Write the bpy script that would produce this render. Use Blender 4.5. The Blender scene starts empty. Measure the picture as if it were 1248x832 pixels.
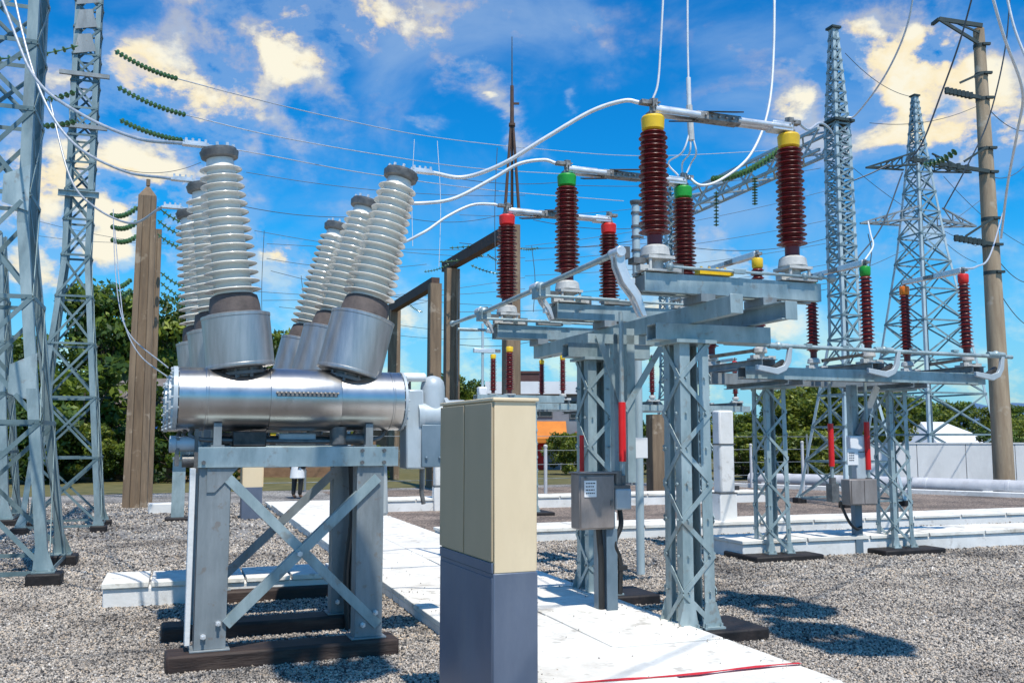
import bpy, math, random
import numpy as np
from mathutils import Vector, Matrix
R = math.radians
random.seed(7)
scn = bpy.context.scene
col = scn.collection

# ------------------------------------------------------------------ camera
FPX, CX, CY, HZ, H = 1130.0, 624.0, 416.0, 535.0, 1.7
TH = math.atan((HZ - CY) / FPX)
CT, ST = math.cos(TH), math.sin(TH)
cam_d = bpy.data.cameras.new("camera")
cam = bpy.data.objects.new("camera", cam_d)
col.objects.link(cam)
cam.location = (0, 0, H)
cam.rotation_euler = (math.pi / 2 + TH, 0, 0)
cam_d.sensor_width = 36
cam_d.lens = 36 * FPX / 1248
cam_d.clip_start = 0.05
cam_d.clip_end = 20000
scn.camera = cam

def ray(u, v):
    x = (u - CX) / FPX; y = (CY - v) / FPX
    return Vector((x, CT - y * ST, ST + y * CT))
def P(u, v, D):
    r = ray(u, v); t = D / r.y
    return Vector((0, 0, H)) + r * t
def G(u, v, z=0.0):
    r = ray(u, v); t = (z - H) / r.z
    return Vector((0, 0, H)) + r * t

class Frame:
    """a turned ground frame: a runs right, b runs back"""
    def __init__(s, o, deg):
        s.o = Vector((o[0], o[1], 0)); s.deg = deg
        c, n = math.cos(R(deg)), math.sin(R(deg))
        s.e1 = Vector((c, n, 0)); s.e2 = Vector((-n, c, 0))
    def w(s, a, b, z=0): return s.o + s.e1 * a + s.e2 * b + Vector((0, 0, z))
    def loc(s, p):
        d = p - s.o
        return Vector((d.dot(s.e1), d.dot(s.e2), p.z))
    def on_b(s, u, v, b):
        r = ray(u, v); c = Vector((0, 0, H))
        t = (b - (c - s.o).dot(s.e2)) / r.dot(s.e2)
        return s.loc(c + r * t)
    def on_z(s, u, v, z): return s.loc(G(u, v, z))
GA = 19.8
SITE = Frame((0, 0), GA)

# ------------------------------------------------------------------ materials
def new_mat(name):
    m = bpy.data.materials.new(name); m.use_nodes = True
    nt = m.node_tree; b = nt.nodes["Principled BSDF"]
    return m, nt, b
def nd(nt, typ, **kw):
    n = nt.nodes.new(typ)
    for k, v in kw.items():
        if k in n.inputs: n.inputs[k].default_value = v
        else: setattr(n, k, v)
    return n
def ramp(nt, fac, stops):
    r = nt.nodes.new("ShaderNodeValToRGB")
    el = r.color_ramp.elements
    while len(el) < len(stops): el.new(0.5)
    for e, (p, c) in zip(el, stops):
        e.position = p; e.color = (c[0], c[1], c[2], 1)
    nt.links.new(fac, r.inputs[0]); return r.outputs[0]
def surf(name, c1, c2, rough=0.5, metal=0.0, scale=6.0, stretch=(1, 1, 1), bump=0.1, bscale=60, dirt=None, coat=0.0, rvar=0.15, spots=None, contrast=(0.3, 0.7)):
    """two-tone mottled surface with streaks, dirt and fine bump"""
    m, nt, b = new_mat(name); L = nt.links.new
    tc = nt.nodes.new("ShaderNodeTexCoord"); mp = nt.nodes.new("ShaderNodeMapping")
    mp.inputs["Scale"].default_value = stretch
    L(tc.outputs["Object"], mp.inputs[0])
    n1 = nd(nt, "ShaderNodeTexNoise", Scale=scale, Detail=6.0, Roughness=0.65)
    L(mp.outputs[0], n1.inputs["Vector"])
    c = ramp(nt, n1.outputs["Fac"], [(contrast[0], c1), (contrast[1], c2)])
    if dirt:
        n2 = nd(nt, "ShaderNodeTexNoise", Scale=scale * 0.45, Detail=8.0, Roughness=0.75)
        L(mp.outputs[0], n2.inputs["Vector"])
        f = ramp(nt, n2.outputs["Fac"], [(0.52, (0, 0, 0)), (0.72, (dirt[1],) * 3)])
        mx = nd(nt, "ShaderNodeMix", data_type='RGBA')
        L(f, mx.inputs[0]); L(c, mx.inputs[6]); mx.inputs[7].default_value = (*dirt[0], 1)
        c = mx.outputs[2]
    if spots:
        n4 = nd(nt, "ShaderNodeTexNoise", Scale=spots[1], Detail=3.0, Roughness=0.6)
        L(tc.outputs["Object"], n4.inputs["Vector"])
        f = ramp(nt, n4.outputs["Fac"], [(0.60, (0, 0, 0)), (0.68, (spots[2],) * 3)])
        mx = nd(nt, "ShaderNodeMix", data_type='RGBA')
        L(f, mx.inputs[0]); L(c, mx.inputs[6]); mx.inputs[7].default_value = (*spots[0], 1)
        c = mx.outputs[2]
    L(c, b.inputs["Base Color"])
    n3 = nd(nt, "ShaderNodeTexNoise", Scale=bscale, Detail=4.0)
    L(mp.outputs[0], n3.inputs["Vector"])
    mr = nd(nt, "ShaderNodeMapRange"); mr.inputs[3].default_value = max(0.03, rough - rvar); mr.inputs[4].default_value = min(1, rough + rvar)
    L(n1.outputs["Fac"], mr.inputs[0]); L(mr.outputs[0], b.inputs["Roughness"])
    if bump:
        bp = nd(nt, "ShaderNodeBump", Strength=bump, Distance=0.01)
        L(n3.outputs["Fac"], bp.inputs["Height"]); L(bp.outputs[0], b.inputs["Normal"])
    b.inputs["Metallic"].default_value = metal
    b.inputs["Coat Weight"].default_value = coat
    b.inputs["Coat Roughness"].default_value = 0.08
    return m

M = {}
M['galv'] = surf("galvanised_steel", (0.23, 0.305, 0.315), (0.45, 0.535, 0.54), 0.48, 0.35, 5, (1, 1, 0.35), 0.05, 40, ((0.12, 0.13, 0.13), 0.55), spots=((0.22, 0.13, 0.07), 9, 0.35))
M['galv_dull'] = surf("weathered_galvanised_steel", (0.17, 0.195, 0.205), (0.33, 0.36, 0.37), 0.55, 0.3, 4, (1, 1, 0.25), 0.05, 40, ((0.09, 0.085, 0.08), 0.6), spots=((0.2, 0.12, 0.07), 12, 0.4))
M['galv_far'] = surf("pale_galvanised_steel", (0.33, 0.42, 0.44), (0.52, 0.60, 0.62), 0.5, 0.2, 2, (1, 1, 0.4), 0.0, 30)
M['arm_dark'] = surf("dark_oxidised_steel", (0.02, 0.035, 0.035), (0.05, 0.07, 0.07), 0.6, 0.2, 4)
M['tank'] = surf("brushed_steel_tank", (0.42, 0.405, 0.39), (0.56, 0.545, 0.53), 0.30, 1.0, 2.2, (1.6, 0.8, 0.8), 0.0, 30, ((0.34, 0.29, 0.25), 0.5), rvar=0.08, spots=((0.30, 0.27, 0.24), 7, 0.3))
M['turret'] = surf("turret_aluminium", (0.36, 0.35, 0.34), (0.52, 0.505, 0.49), 0.38, 0.75, 4, (5, 5, 0.5), 0.03, 30, ((0.28, 0.26, 0.24), 0.4))
M['porc_w'] = surf("white_porcelain", (0.72, 0.69, 0.61), (0.84, 0.81, 0.73), 0.2, 0.0, 5, (1, 1, 1), 0.0, 30, ((0.45, 0.40, 0.33), 0.5), coat=0.5, rvar=0.06)
M['porc_b'] = surf("oxblood_porcelain", (0.125, 0.009, 0.009), (0.20, 0.020, 0.017), 0.33, 0.0, 5, (1, 1, 1), 0.0, 30, ((0.20, 0.085, 0.065), 0.5), coat=0.05, rvar=0.06)
M['gland'] = surf("dark_brown_cement", (0.07, 0.055, 0.05), (0.14, 0.11, 0.10), 0.75, 0.0, 10, (1, 1, 1), 0.3, 40)
M['castgrey'] = surf("cast_dark_grey", (0.10, 0.10, 0.10), (0.22, 0.21, 0.20), 0.5, 0.5, 14, (1, 1, 1), 0.2, 60, ((0.3, 0.29, 0.27), 0.5))
M['castlight'] = surf("cast_light_grey", (0.42, 0.42, 0.40), (0.62, 0.61, 0.58), 0.6, 0.1, 12, (1, 1, 1), 0.2, 60, ((0.2, 0.19, 0.17), 0.6))
M['alu'] = surf("bright_aluminium", (0.62, 0.63, 0.64), (0.80, 0.80, 0.80), 0.35, 0.5, 10, (1, 1, 1), 0.05, 60, ((0.3, 0.29, 0.27), 0.6))
M['cable'] = surf("stranded_aluminium", (0.50, 0.51, 0.53), (0.70, 0.71, 0.73), 0.45, 0.4, 12, (1, 1, 1), 0.0, 200)
M['cable_w'] = surf("pale_conductor", (0.62, 0.63, 0.64), (0.78, 0.79, 0.80), 0.5, 0.1, 12, (1, 1, 1), 0.0, 200)
M['cable_g'] = surf('grey_conductor', (0.36, 0.38, 0.40), (0.56, 0.58, 0.60), 0.45, 0.4, 12, (1, 1, 1), 0.0, 200)
M['cable_d'] = surf("dark_conductor", (0.06, 0.08, 0.10), (0.12, 0.14, 0.16), 0.5, 0.2, 12, (1, 1, 1), 0.0, 200)
M['contact'] = surf("weathered_contact", (0.10, 0.085, 0.075), (0.45, 0.43, 0.40), 0.5, 0.5, 22, (1, 1, 1), 0.2, 60)
M['blackplate'] = surf("black_contact_plate", (0.03, 0.03, 0.028), (0.10, 0.09, 0.085), 0.5, 0.3, 14)
M['yellow'] = surf("yellow_phase_paint", (0.75, 0.46, 0.01), (0.85, 0.56, 0.02), 0.4, 0, 9, (1, 1, 1), 0.1, 40, ((0.45, 0.28, 0.03), 0.4))
M['green'] = surf("green_phase_paint", (0.01, 0.24, 0.02), (0.02, 0.36, 0.035), 0.4, 0, 9, (1, 1, 1), 0.1, 40)
M['red'] = surf("red_phase_paint", (0.62, 0.015, 0.012), (0.78, 0.03, 0.02), 0.4, 0, 9, (1, 1, 1), 0.1, 40)
M['orange'] = surf("orange_phase_paint", (0.80, 0.16, 0.01), (0.85, 0.25, 0.01), 0.4, 0, 9, (1, 1, 1), 0.1, 40)
M['redtube'] = surf("red_sleeve_paint", (0.60, 0.008, 0.01), (0.72, 0.015, 0.015), 0.35, 0, 6, (1, 1, 1), 0.05, 40)
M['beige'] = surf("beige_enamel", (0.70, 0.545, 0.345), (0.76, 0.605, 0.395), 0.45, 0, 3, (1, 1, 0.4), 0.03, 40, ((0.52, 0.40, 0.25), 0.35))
M['beige_shade'] = surf("beige_enamel_painted_shade", (0.40, 0.305, 0.185), (0.46, 0.355, 0.22), 0.45, 0, 3, (1, 1, 0.4), 0.03, 40, ((0.42, 0.33, 0.21), 0.35))  # body beige darkened: shade of the left face put into the colour
M['navy'] = surf("slate_blue_enamel", (0.085, 0.108, 0.155), (0.125, 0.15, 0.205), 0.42, 0, 4, (1, 1, 0.4), 0.03, 40, ((0.16, 0.18, 0.21), 0.5))
M['bitumen'] = surf("black_bitumen", (0.004, 0.003, 0.003), (0.018, 0.013, 0.012), 0.65, 0, 9, (1, 1, 1), 0.5, 25, ((0.06, 0.04, 0.035), 0.4))
M['railbrown'] = surf("tarred_timber", (0.012, 0.007, 0.006), (0.05, 0.029, 0.022), 0.7, 0, 6, (0.5, 3, 3), 0.5, 25, ((0.12, 0.09, 0.07), 0.5))
M['concpole'] = surf("warm_concrete", (0.115, 0.078, 0.050), (0.29, 0.205, 0.13), 0.85, 0, 5, (1, 1, 0.10), 0.7, 30, ((0.075, 0.055, 0.04), 0.9), spots=((0.45, 0.37, 0.28), 2.5, 0.5))
M['concpale'] = surf("pale_concrete_pole", (0.24, 0.165, 0.10), (0.46, 0.355, 0.24), 0.85, 0, 4, (1, 1, 0.12), 0.6, 40, ((0.13, 0.095, 0.065), 0.8), spots=((0.55, 0.48, 0.38), 1.3, 0.6))
M['rustbeam'] = surf("rusty_brown_beam", (0.055, 0.030, 0.022), (0.12, 0.07, 0.05), 0.75, 0.1, 4, (1, 1, 1), 0.2, 40)
M['white'] = surf("white_lime_paint", (0.66, 0.65, 0.62), (0.80, 0.79, 0.77), 0.7, 0, 2.2, (1, 1, 1), 0.25, 35, ((0.42, 0.38, 0.32), 0.5), spots=((0.30, 0.26, 0.22), 5, 0.35))
M['slab'] = surf("whitewashed_slab", (0.64, 0.60, 0.53), (0.86, 0.83, 0.76), 0.8, 0, 2.0, (1, 1, 1), 0.45, 22, ((0.40, 0.345, 0.28), 0.65), spots=((0.24, 0.20, 0.155), 5, 0.5))
M['redline'] = surf("red_floor_paint", (0.50, 0.01, 0.02), (0.66, 0.02, 0.03), 0.6, 0, 12, (1, 1, 1), 0.1, 40, ((0.6, 0.3, 0.28), 0.7))
M['bluegrey'] = surf("blue_grey_paint", (0.10, 0.15, 0.19), (0.17, 0.23, 0.28), 0.4, 0.1, 5, (1, 1, 0.5), 0.05, 40)
M['palegrey'] = surf("pale_grey_paint", (0.38, 0.43, 0.46), (0.50, 0.55, 0.58), 0.4, 0.1, 5, (1, 1, 0.5), 0.05, 40, ((0.25, 0.26, 0.26), 0.4))
M['boxgrey'] = surf("taupe_grey_box", (0.22, 0.19, 0.175), (0.34, 0.30, 0.28), 0.45, 0.2, 4, (1, 1, 0.4), 0.05, 40, ((0.14, 0.11, 0.10), 0.5))
M['signwhite'] = surf("white_plate", (0.74, 0.74, 0.74), (0.80, 0.80, 0.80), 0.4, 0, 6)
M['ink'] = surf("dark_print", (0.05, 0.05, 0.06), (0.09, 0.09, 0.10), 0.6, 0, 6)
M['blackrub'] = surf("black_rubber", (0.012, 0.012, 0.012), (0.03, 0.03, 0.03), 0.5, 0, 6)
M['glassgreen'] = surf("green_glass_discs", (0.02, 0.085, 0.025), (0.10, 0.19, 0.07), 0.12, 0, 12, coat=0.4, bump=0)
M['pipe'] = surf("grey_water_pipe", (0.48, 0.48, 0.50), (0.64, 0.63, 0.64), 0.5, 0.1, 2, (1, 1, 1), 0.1, 40, ((0.25, 0.22, 0.2), 0.6))
M['wallgrey'] = surf("rendered_wall", (0.62, 0.62, 0.61), (0.74, 0.74, 0.73), 0.85, 0, 0.8, (1, 1, 0.5), 0.1, 30, ((0.40, 0.40, 0.40), 0.5))
M['bark'] = surf("bark", (0.05, 0.035, 0.025), (0.11, 0.08, 0.055), 0.9, 0, 6, (1, 1, 0.3), 0.5, 30)
M['housewall'] = surf("pinkish_plaster", (0.30, 0.20, 0.14), (0.42, 0.30, 0.21), 0.85, 0, 1.5, (1, 1, 0.4), 0.1, 30, ((0.16, 0.12, 0.09), 0.6))
M['brick'] = surf("brown_brickwork", (0.17, 0.095, 0.055), (0.28, 0.17, 0.10), 0.85, 0, 3, (1, 1, 2), 0.2, 30)
M['roof'] = surf("grey_sheet_roof", (0.13, 0.11, 0.10), (0.24, 0.20, 0.18), 0.6, 0.1, 3, (1, 1, 1), 0.1, 30)
M['whiteroof'] = surf("white_sheet_roof", (0.70, 0.70, 0.72), (0.80, 0.80, 0.82), 0.5, 0, 1)
M['orangeaw'] = surf("orange_awning", (0.50, 0.14, 0.01), (0.66, 0.21, 0.02), 0.6, 0, 1.5)
M['darkglass'] = surf("dark_window", (0.01, 0.012, 0.015), (0.03, 0.035, 0.04), 0.12, 0, 3, bump=0)
M['blue'] = surf("blue_tarpaulin", (0.02, 0.10, 0.42), (0.05, 0.18, 0.55), 0.5, 0, 6)
M['darkblue'] = surf("dark_blue_plastic", (0.01, 0.012, 0.12), (0.02, 0.025, 0.2), 0.4, 0, 6)
M['brownblock'] = surf("brown_tower_block", (0.075, 0.03, 0.03), (0.12, 0.055, 0.05), 0.8, 0, 1)
M['greybuild'] = surf("grey_building", (0.17, 0.18, 0.21), (0.26, 0.27, 0.30), 0.8, 0, 1)
M['grass'] = surf("grass_ground", (0.06, 0.065, 0.014), (0.17, 0.14, 0.05), 0.95, 0, 1.5, (1, 1, 1), 0.5, 40)
M['hill'] = surf("hazy_hills", (0.10, 0.19, 0.36), (0.13, 0.23, 0.40), 1.0, 0, 0.004, bump=0)  # distance haze is put into the blue base colour
M['skin'] = surf("skin", (0.30, 0.17, 0.11), (0.36, 0.21, 0.14), 0.6, 0, 10)

M['galv_tower'] = surf('grey_green_tower_steel', (0.15, 0.22, 0.235), (0.32, 0.40, 0.41), 0.5, 0.3, 4, (1, 1, 0.3), 0.05, 40, ((0.10, 0.11, 0.11), 0.6))
M['galv_brace'] = surf('dark_green_grey_tower_steel', (0.075, 0.125, 0.135), (0.22, 0.30, 0.31), 0.5, 0.3, 1.5, (1, 1, 1), 0.05, 40)
M['mauve'] = surf('reddish_bare_ground', (0.13, 0.095, 0.08), (0.26, 0.205, 0.175), 0.95, 0, 1.2, (1, 1, 1), 0.8, 25, ((0.08, 0.065, 0.06), 0.7), spots=((0.38, 0.33, 0.29), 14, 0.5))
def foliage(name, c1, c2, c3):
    m, nt, b = new_mat(name); L = nt.links.new
    at = nt.nodes.new("ShaderNodeAttribute"); at.attribute_name = "tone"
    L(ramp(nt, at.outputs["Fac"], [(0.0, c1), (0.55, c2), (1.0, c3)]), b.inputs["Base Color"])
    b.inputs["Roughness"].default_value = 0.55
    tr = nt.nodes.new("ShaderNodeBsdfTranslucent"); L(ramp(nt, at.outputs["Fac"], [(0.0, c2), (1.0, c3)]), tr.inputs[0])
    mx = nt.nodes.new("ShaderNodeMixShader"); mx.inputs[0].default_value = 0.38
    L(b.outputs[0], mx.inputs[1]); L(tr.outputs[0], mx.inputs[2])
    L(mx.outputs[0], nt.nodes["Material Output"].inputs[0]); return m
M['leaf_dark'] = foliage("dark_foliage", (0.010, 0.028, 0.006), (0.055, 0.110, 0.015), (0.22, 0.29, 0.035))
M['leaf_light'] = foliage("light_foliage", (0.016, 0.036, 0.004), (0.085, 0.135, 0.014), (0.28, 0.32, 0.035))
M['leaf_gold'] = foliage("olive_foliage", (0.018, 0.036, 0.006), (0.120, 0.165, 0.018), (0.34, 0.36, 0.05))

def ground_mat(name="gravel_ground", tint=(1, 1, 1)):
    m, nt, b = new_mat(name); L = nt.links.new
    tc = nt.nodes.new("ShaderNodeTexCoord")
    vo = nd(nt, "ShaderNodeTexVoronoi", Scale=34.0); L(tc.outputs["Object"], vo.inputs["Vector"])
    hs = nt.nodes.new("ShaderNodeSeparateColor"); L(vo.outputs["Color"], hs.inputs[0])
    c = ramp(nt, hs.outputs[0], [(0.0, (0.06, 0.058, 0.058)), (0.25, (0.20, 0.19, 0.18)), (0.65, (0.36, 0.345, 0.325)), (1.0, (0.58, 0.55, 0.51))])
    n = nd(nt, "ShaderNodeTexNoise", Scale=0.6, Detail=6.0, Roughness=0.7); L(tc.outputs["Object"], n.inputs["Vector"])
    f = ramp(nt, n.outputs["Fac"], [(0.36, (0.42, 0.41, 0.41)), (0.50, (0.88, 0.86, 0.84)), (0.66, (1.15, 1.12, 1.08))])
    mx = nd(nt, "ShaderNodeMix", data_type='RGBA', blend_type='MULTIPLY'); mx.inputs[0].default_value = 1
    L(c, mx.inputs[6]); L(f, mx.inputs[7])
    m2 = nd(nt, "ShaderNodeMix", data_type='RGBA', blend_type='MULTIPLY'); m2.inputs[0].default_value = 1; L(mx.outputs[2], m2.inputs[6]); m2.inputs[7].default_value = (*tint, 1); L(m2.outputs[2], b.inputs["Base Color"])
    bp = nd(nt, "ShaderNodeBump", Strength=0.9, Distance=0.03, invert=True)
    L(vo.outputs["Distance"], bp.inputs["Height"]); L(bp.outputs[0], b.inputs["Normal"])
    b.inputs["Roughness"].default_value = 0.9
    return m
M['ground'] = ground_mat()
M['mauve'] = ground_mat('reddish_gravel', (0.80, 0.66, 0.58))
def pebble_mat():
    m, nt, b = new_mat("gravel_stones"); L = nt.links.new
    at = nt.nodes.new("ShaderNodeAttribute"); at.attribute_name = "tone"
    c = ramp(nt, at.outputs["Fac"], [(0.0, (0.022, 0.022, 0.026)), (0.19, (0.12, 0.112, 0.105)), (0.40, (0.35, 0.315, 0.28)), (0.76, (0.56, 0.505, 0.44)), (0.93, (0.56, 0.44, 0.32)), (1.0, (0.76, 0.73, 0.69))])
    tc = nt.nodes.new("ShaderNodeTexCoord")
    n = nd(nt, "ShaderNodeTexNoise", Scale=0.6, Detail=6.0, Roughness=0.7); L(tc.outputs["Object"], n.inputs["Vector"])
    f = ramp(nt, n.outputs["Fac"], [(0.36, (0.42, 0.41, 0.41)), (0.50, (0.88, 0.86, 0.84)), (0.66, (1.15, 1.12, 1.08))])
    mx = nd(nt, "ShaderNodeMix", data_type='RGBA', blend_type='MULTIPLY'); mx.inputs[0].default_value = 1
    L(c, mx.inputs[6]); L(f, mx.inputs[7]); L(mx.outputs[2], b.inputs["Base Color"])
    b.inputs["Roughness"].default_value = 0.85
    return m
M['pebble'] = pebble_mat()

# ------------------------------------------------------------------ mesh builder
class MB:
    def __init__(s): s.v = []; s.f = []
    def add(s, vs, fs):
        o = len(s.v); s.v += [tuple(p) for p in vs]; s.f += [tuple(i + o for i in q) for q in fs]; return s
    def box(s, c, d, rz=0, mat=None):
        x, y, z = d[0] / 2, d[1] / 2, d[2] / 2
        m = mat or Matrix.Rotation(rz, 3, 'Z'); c = Vector(c)
        vs = [c + m @ Vector(p) for p in ((-x, -y, -z), (x, -y, -z), (x, y, -z), (-x, y, -z), (-x, -y, z), (x, -y, z), (x, y, z), (-x, y, z))]
        return s.add(vs, [(0, 3, 2, 1), (4, 5, 6, 7), (0, 1, 5, 4), (1, 2, 6, 5), (2, 3, 7, 6), (3, 0, 4, 7)])
    def span(s, x0, x1, y0, y1, z0, z1): return s.box(((x0 + x1) / 2, (y0 + y1) / 2, (z0 + z1) / 2), (x1 - x0, y1 - y0, z1 - z0))
    def axes(s, p0, p1, up=(0, 0, 1)):
        p0, p1 = Vector(p0), Vector(p1); d = (p1 - p0).normalized(); up = Vector(up)
        if abs(d.dot(up)) > 0.98: up = Vector((0, 1, 0))
        x = d.cross(up).normalized(); y = x.cross(d).normalized(); return p0, p1, d, x, y
    def bar(s, p0, p1, w, h, up=(0, 0, 1), ox=0, oy=0):
        p0, p1, d, x, y = s.axes(p0, p1, up)
        vs = []
        for p in (p0, p1):
            for i, j in ((-1, -1), (1, -1), (1, 1), (-1, 1)): vs.append(p + x * (i * w / 2 + ox) + y * (j * h / 2 + oy))
        return s.add(vs, [(0, 1, 2, 3), (7, 6, 5, 4), (0, 4, 5, 1), (1, 5, 6, 2), (2, 6, 7, 3), (3, 7, 4, 0)])
    def poly_bar(s, p0, p1, prof, x, y):
        n = len(prof); p0, p1 = Vector(p0), Vector(p1); x, y = Vector(x), Vector(y)
        vs = [p + x * a + y * b for p in (p0, p1) for a, b in prof]
        fs = [(i, (i + 1) % n, n + (i + 1) % n, n + i) for i in range(n)]
        fs += [tuple(range(n - 1, -1, -1)), tuple(range(n, 2 * n))]
        return s.add(vs, fs)
    def angle(s, p0, p1, x, y, w, t):
        return s.poly_bar(p0, p1, [(0, 0), (w, 0), (w, t), (t, t), (t, w), (0, w)], x, y)
    def channel(s, p0, p1, h, w, t, side=1, up=(0, 0, 1)):
        p0, p1, d, x, y = s.axes(p0, p1, up)
        k = side
        return s.poly_bar(p0, p1, [(0, -h / 2), (k * w, -h / 2), (k * w, -h / 2 + t), (k * t, -h / 2 + t), (k * t, h / 2 - t), (k * w, h / 2 - t), (k * w, h / 2), (0, h / 2)], x, y)
    def lathe(s, p, d, prof, n=20, cap=True):
        p, d = Vector(p), Vector(d).normalized()
        r = Vector((1, 0, 0)) if abs(d.x) < 0.9 else Vector((0, 1, 0))
        x = d.cross(r).normalized(); y = d.cross(x)
        vs, fs = [], []
        for (t, rad) in prof:
            for k in range(n):
                a = 2 * math.pi * k / n
                vs.append(p + d * t + (x * math.cos(a) + y * math.sin(a)) * rad)
        for i in range(len(prof) - 1):
            for k in range(n):
                fs.append((i * n + k, i * n + (k + 1) % n, (i + 1) * n + (k + 1) % n, (i + 1) * n + k))
        if cap:
            fs.append(tuple(range(n - 1, -1, -1))); fs.append(tuple((len(prof) - 1) * n + k for k in range(n)))
        return s.add(vs, fs)
    def cyl(s, p0, p1, r, n=16, r1=None):
        p0, p1 = Vector(p0), Vector(p1); L = (p1 - p0).length
        return s.lathe(p0, p1 - p0, [(0, r), (L, r if r1 is None else r1)], n)
    def ball(s, c, r, n=12):
        pr = [(-r * math.cos(math.pi * (i + 0.02) / 8.04), r * math.sin(math.pi * (i + 0.02) / 8.04)) for i in range(9)]
        return s.lathe(c, (0, 0, 1), pr, n)
    def tube(s, pts, r, n=8, closed=False):
        pts = [Vector(p) for p in pts]; vs, fs = [], []
        prev = None
        for i, p in enumerate(pts):
            d = (pts[min(i + 1, len(pts) - 1)] - pts[max(i - 1, 0)]).normalized()
            if prev is None:
                u = Vector((0, 0, 1)) if abs(d.z) < 0.9 else Vector((0, 1, 0))
                x = d.cross(u).normalized()
            else: x = (prev - d * prev.dot(d)).normalized()
            prev = x; y = d.cross(x)
            rr = r[i] if isinstance(r, (list, tuple)) else r
            for k in range(n):
                a = 2 * math.pi * k / n; vs.append(p + (x * math.cos(a) + y * math.sin(a)) * rr)
        for i in range(len(pts) - 1):
            for k in range(n): fs.append((i * n + k, i * n + (k + 1) % n, (i + 1) * n + (k + 1) % n, (i + 1) * n + k))
        fs.append(tuple(range(n - 1, -1, -1))); fs.append(tuple((len(pts) - 1) * n + k for k in range(n)))
        return s.add(vs, fs)
    def prism(s, pts, d):
        """flat polygon pts swept by vector d"""
        n = len(pts); d = Vector(d); vs = [Vector(p) for p in pts] + [Vector(p) + d for p in pts]
        fs = [(i, (i + 1) % n, n + (i + 1) % n, n + i) for i in range(n)] + [tuple(range(n - 1, -1, -1)), tuple(range(n, 2 * n))]
        return s.add(vs, fs)
    def bolts(s, pts, d, r=0.014, l=0.02):
        for p in pts: s.lathe(Vector(p), d, [(0, r), (l, r)], 6)
        return s
    def build(s, name, mat, parent=None, bevel=0, loc=None, rz=0, smooth=35):
        me = bpy.data.meshes.new(name); me.from_pydata(s.v, [], s.f); me.validate(); 
        import bmesh
        bm = bmesh.new(); bm.from_mesh(me); bmesh.ops.recalc_face_normals(bm, faces=bm.faces); bm.to_mesh(me); bm.free()
        me.materials.append(M[mat] if isinstance(mat, str) else mat)
        if smooth:
            me.shade_smooth(); me.set_sharp_from_angle(angle=R(smooth))
        o = bpy.data.objects.new(name, me); col.objects.link(o)
        if parent: o.parent = parent
        if loc is not None: o.location = loc; o.rotation_euler.z = rz
        if bevel:
            b = o.modifiers.new("bevel", 'BEVEL'); b.width = bevel; b.segments = 2; b.limit_method = 'ANGLE'; b.angle_limit = R(40)
        return o

def tag(o, label=None, cat=None, group=None, kind=None):
    if label: o['label'] = label
    if cat: o['category'] = cat
    if group: o['group'] = group
    if kind: o['kind'] = kind
    return o
def thing(name, label, cat, loc=(0, 0, 0), rz=0, group=None):
    o = bpy.data.objects.new(name, None); col.objects.link(o)
    o.empty_display_size = 0.2
    o.location = loc; o.rotation_euler.z = rz
    return tag(o, label, cat, group)
def empty_part(name, parent):
    o = bpy.data.objects.new(name, None); col.objects.link(o); o.parent = parent; return o
def kids(o): return [c for c in bpy.data.objects if c.parent == o]
def copy_tree(o, parent=None):
    c = o.copy(); col.objects.link(c)
    c.parent = parent
    for k in kids(o): copy_tree(k, c)
    return c
def spline(pts, n=10):
    pts = [Vector(p) for p in pts]; q = [pts[0] * 2 - pts[1]] + pts + [pts[-1] * 2 - pts[-2]]
    out = []
    for i in range(1, len(q) - 2):
        a, b, c, d = q[i - 1:i + 3]
        for k in range(n):
            t = k / n
            out.append(0.5 * ((2 * b) + (c - a) * t + (2 * a - 5 * b + 4 * c - d) * t * t + (3 * b - a - 3 * c + d) * t ** 3))
    out.append(pts[-1]); return out
def sag(p, q, s, n=14):
    p, q = Vector(p), Vector(q)
    return [p.lerp(q, t / n) - Vector((0, 0, s * 4 * (t / n) * (1 - t / n))) for t in range(n + 1)]

# ------------------------------------------------------------------ setting
def sheet(name, pts, z, mat, kind='structure'):
    m = MB(); m.add([(p[0], p[1], z) for p in pts], [tuple(range(len(pts)))])
    return tag(m.build(name, mat, smooth=0), kind=kind)
sheet('ground', [(-3000, -60), (3000, -60), (3000, 6000), (-3000, 6000)], 0, 'ground')
# grass beyond the yard
sheet('grass_verge', [SITE.w(-70, 31), SITE.w(-3.5, 31), SITE.w(-3.5, 31.5), SITE.w(120, 40), SITE.w(120, 400), SITE.w(-200, 400), SITE.w(-200, 31)], 0.006, 'grass')

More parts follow.
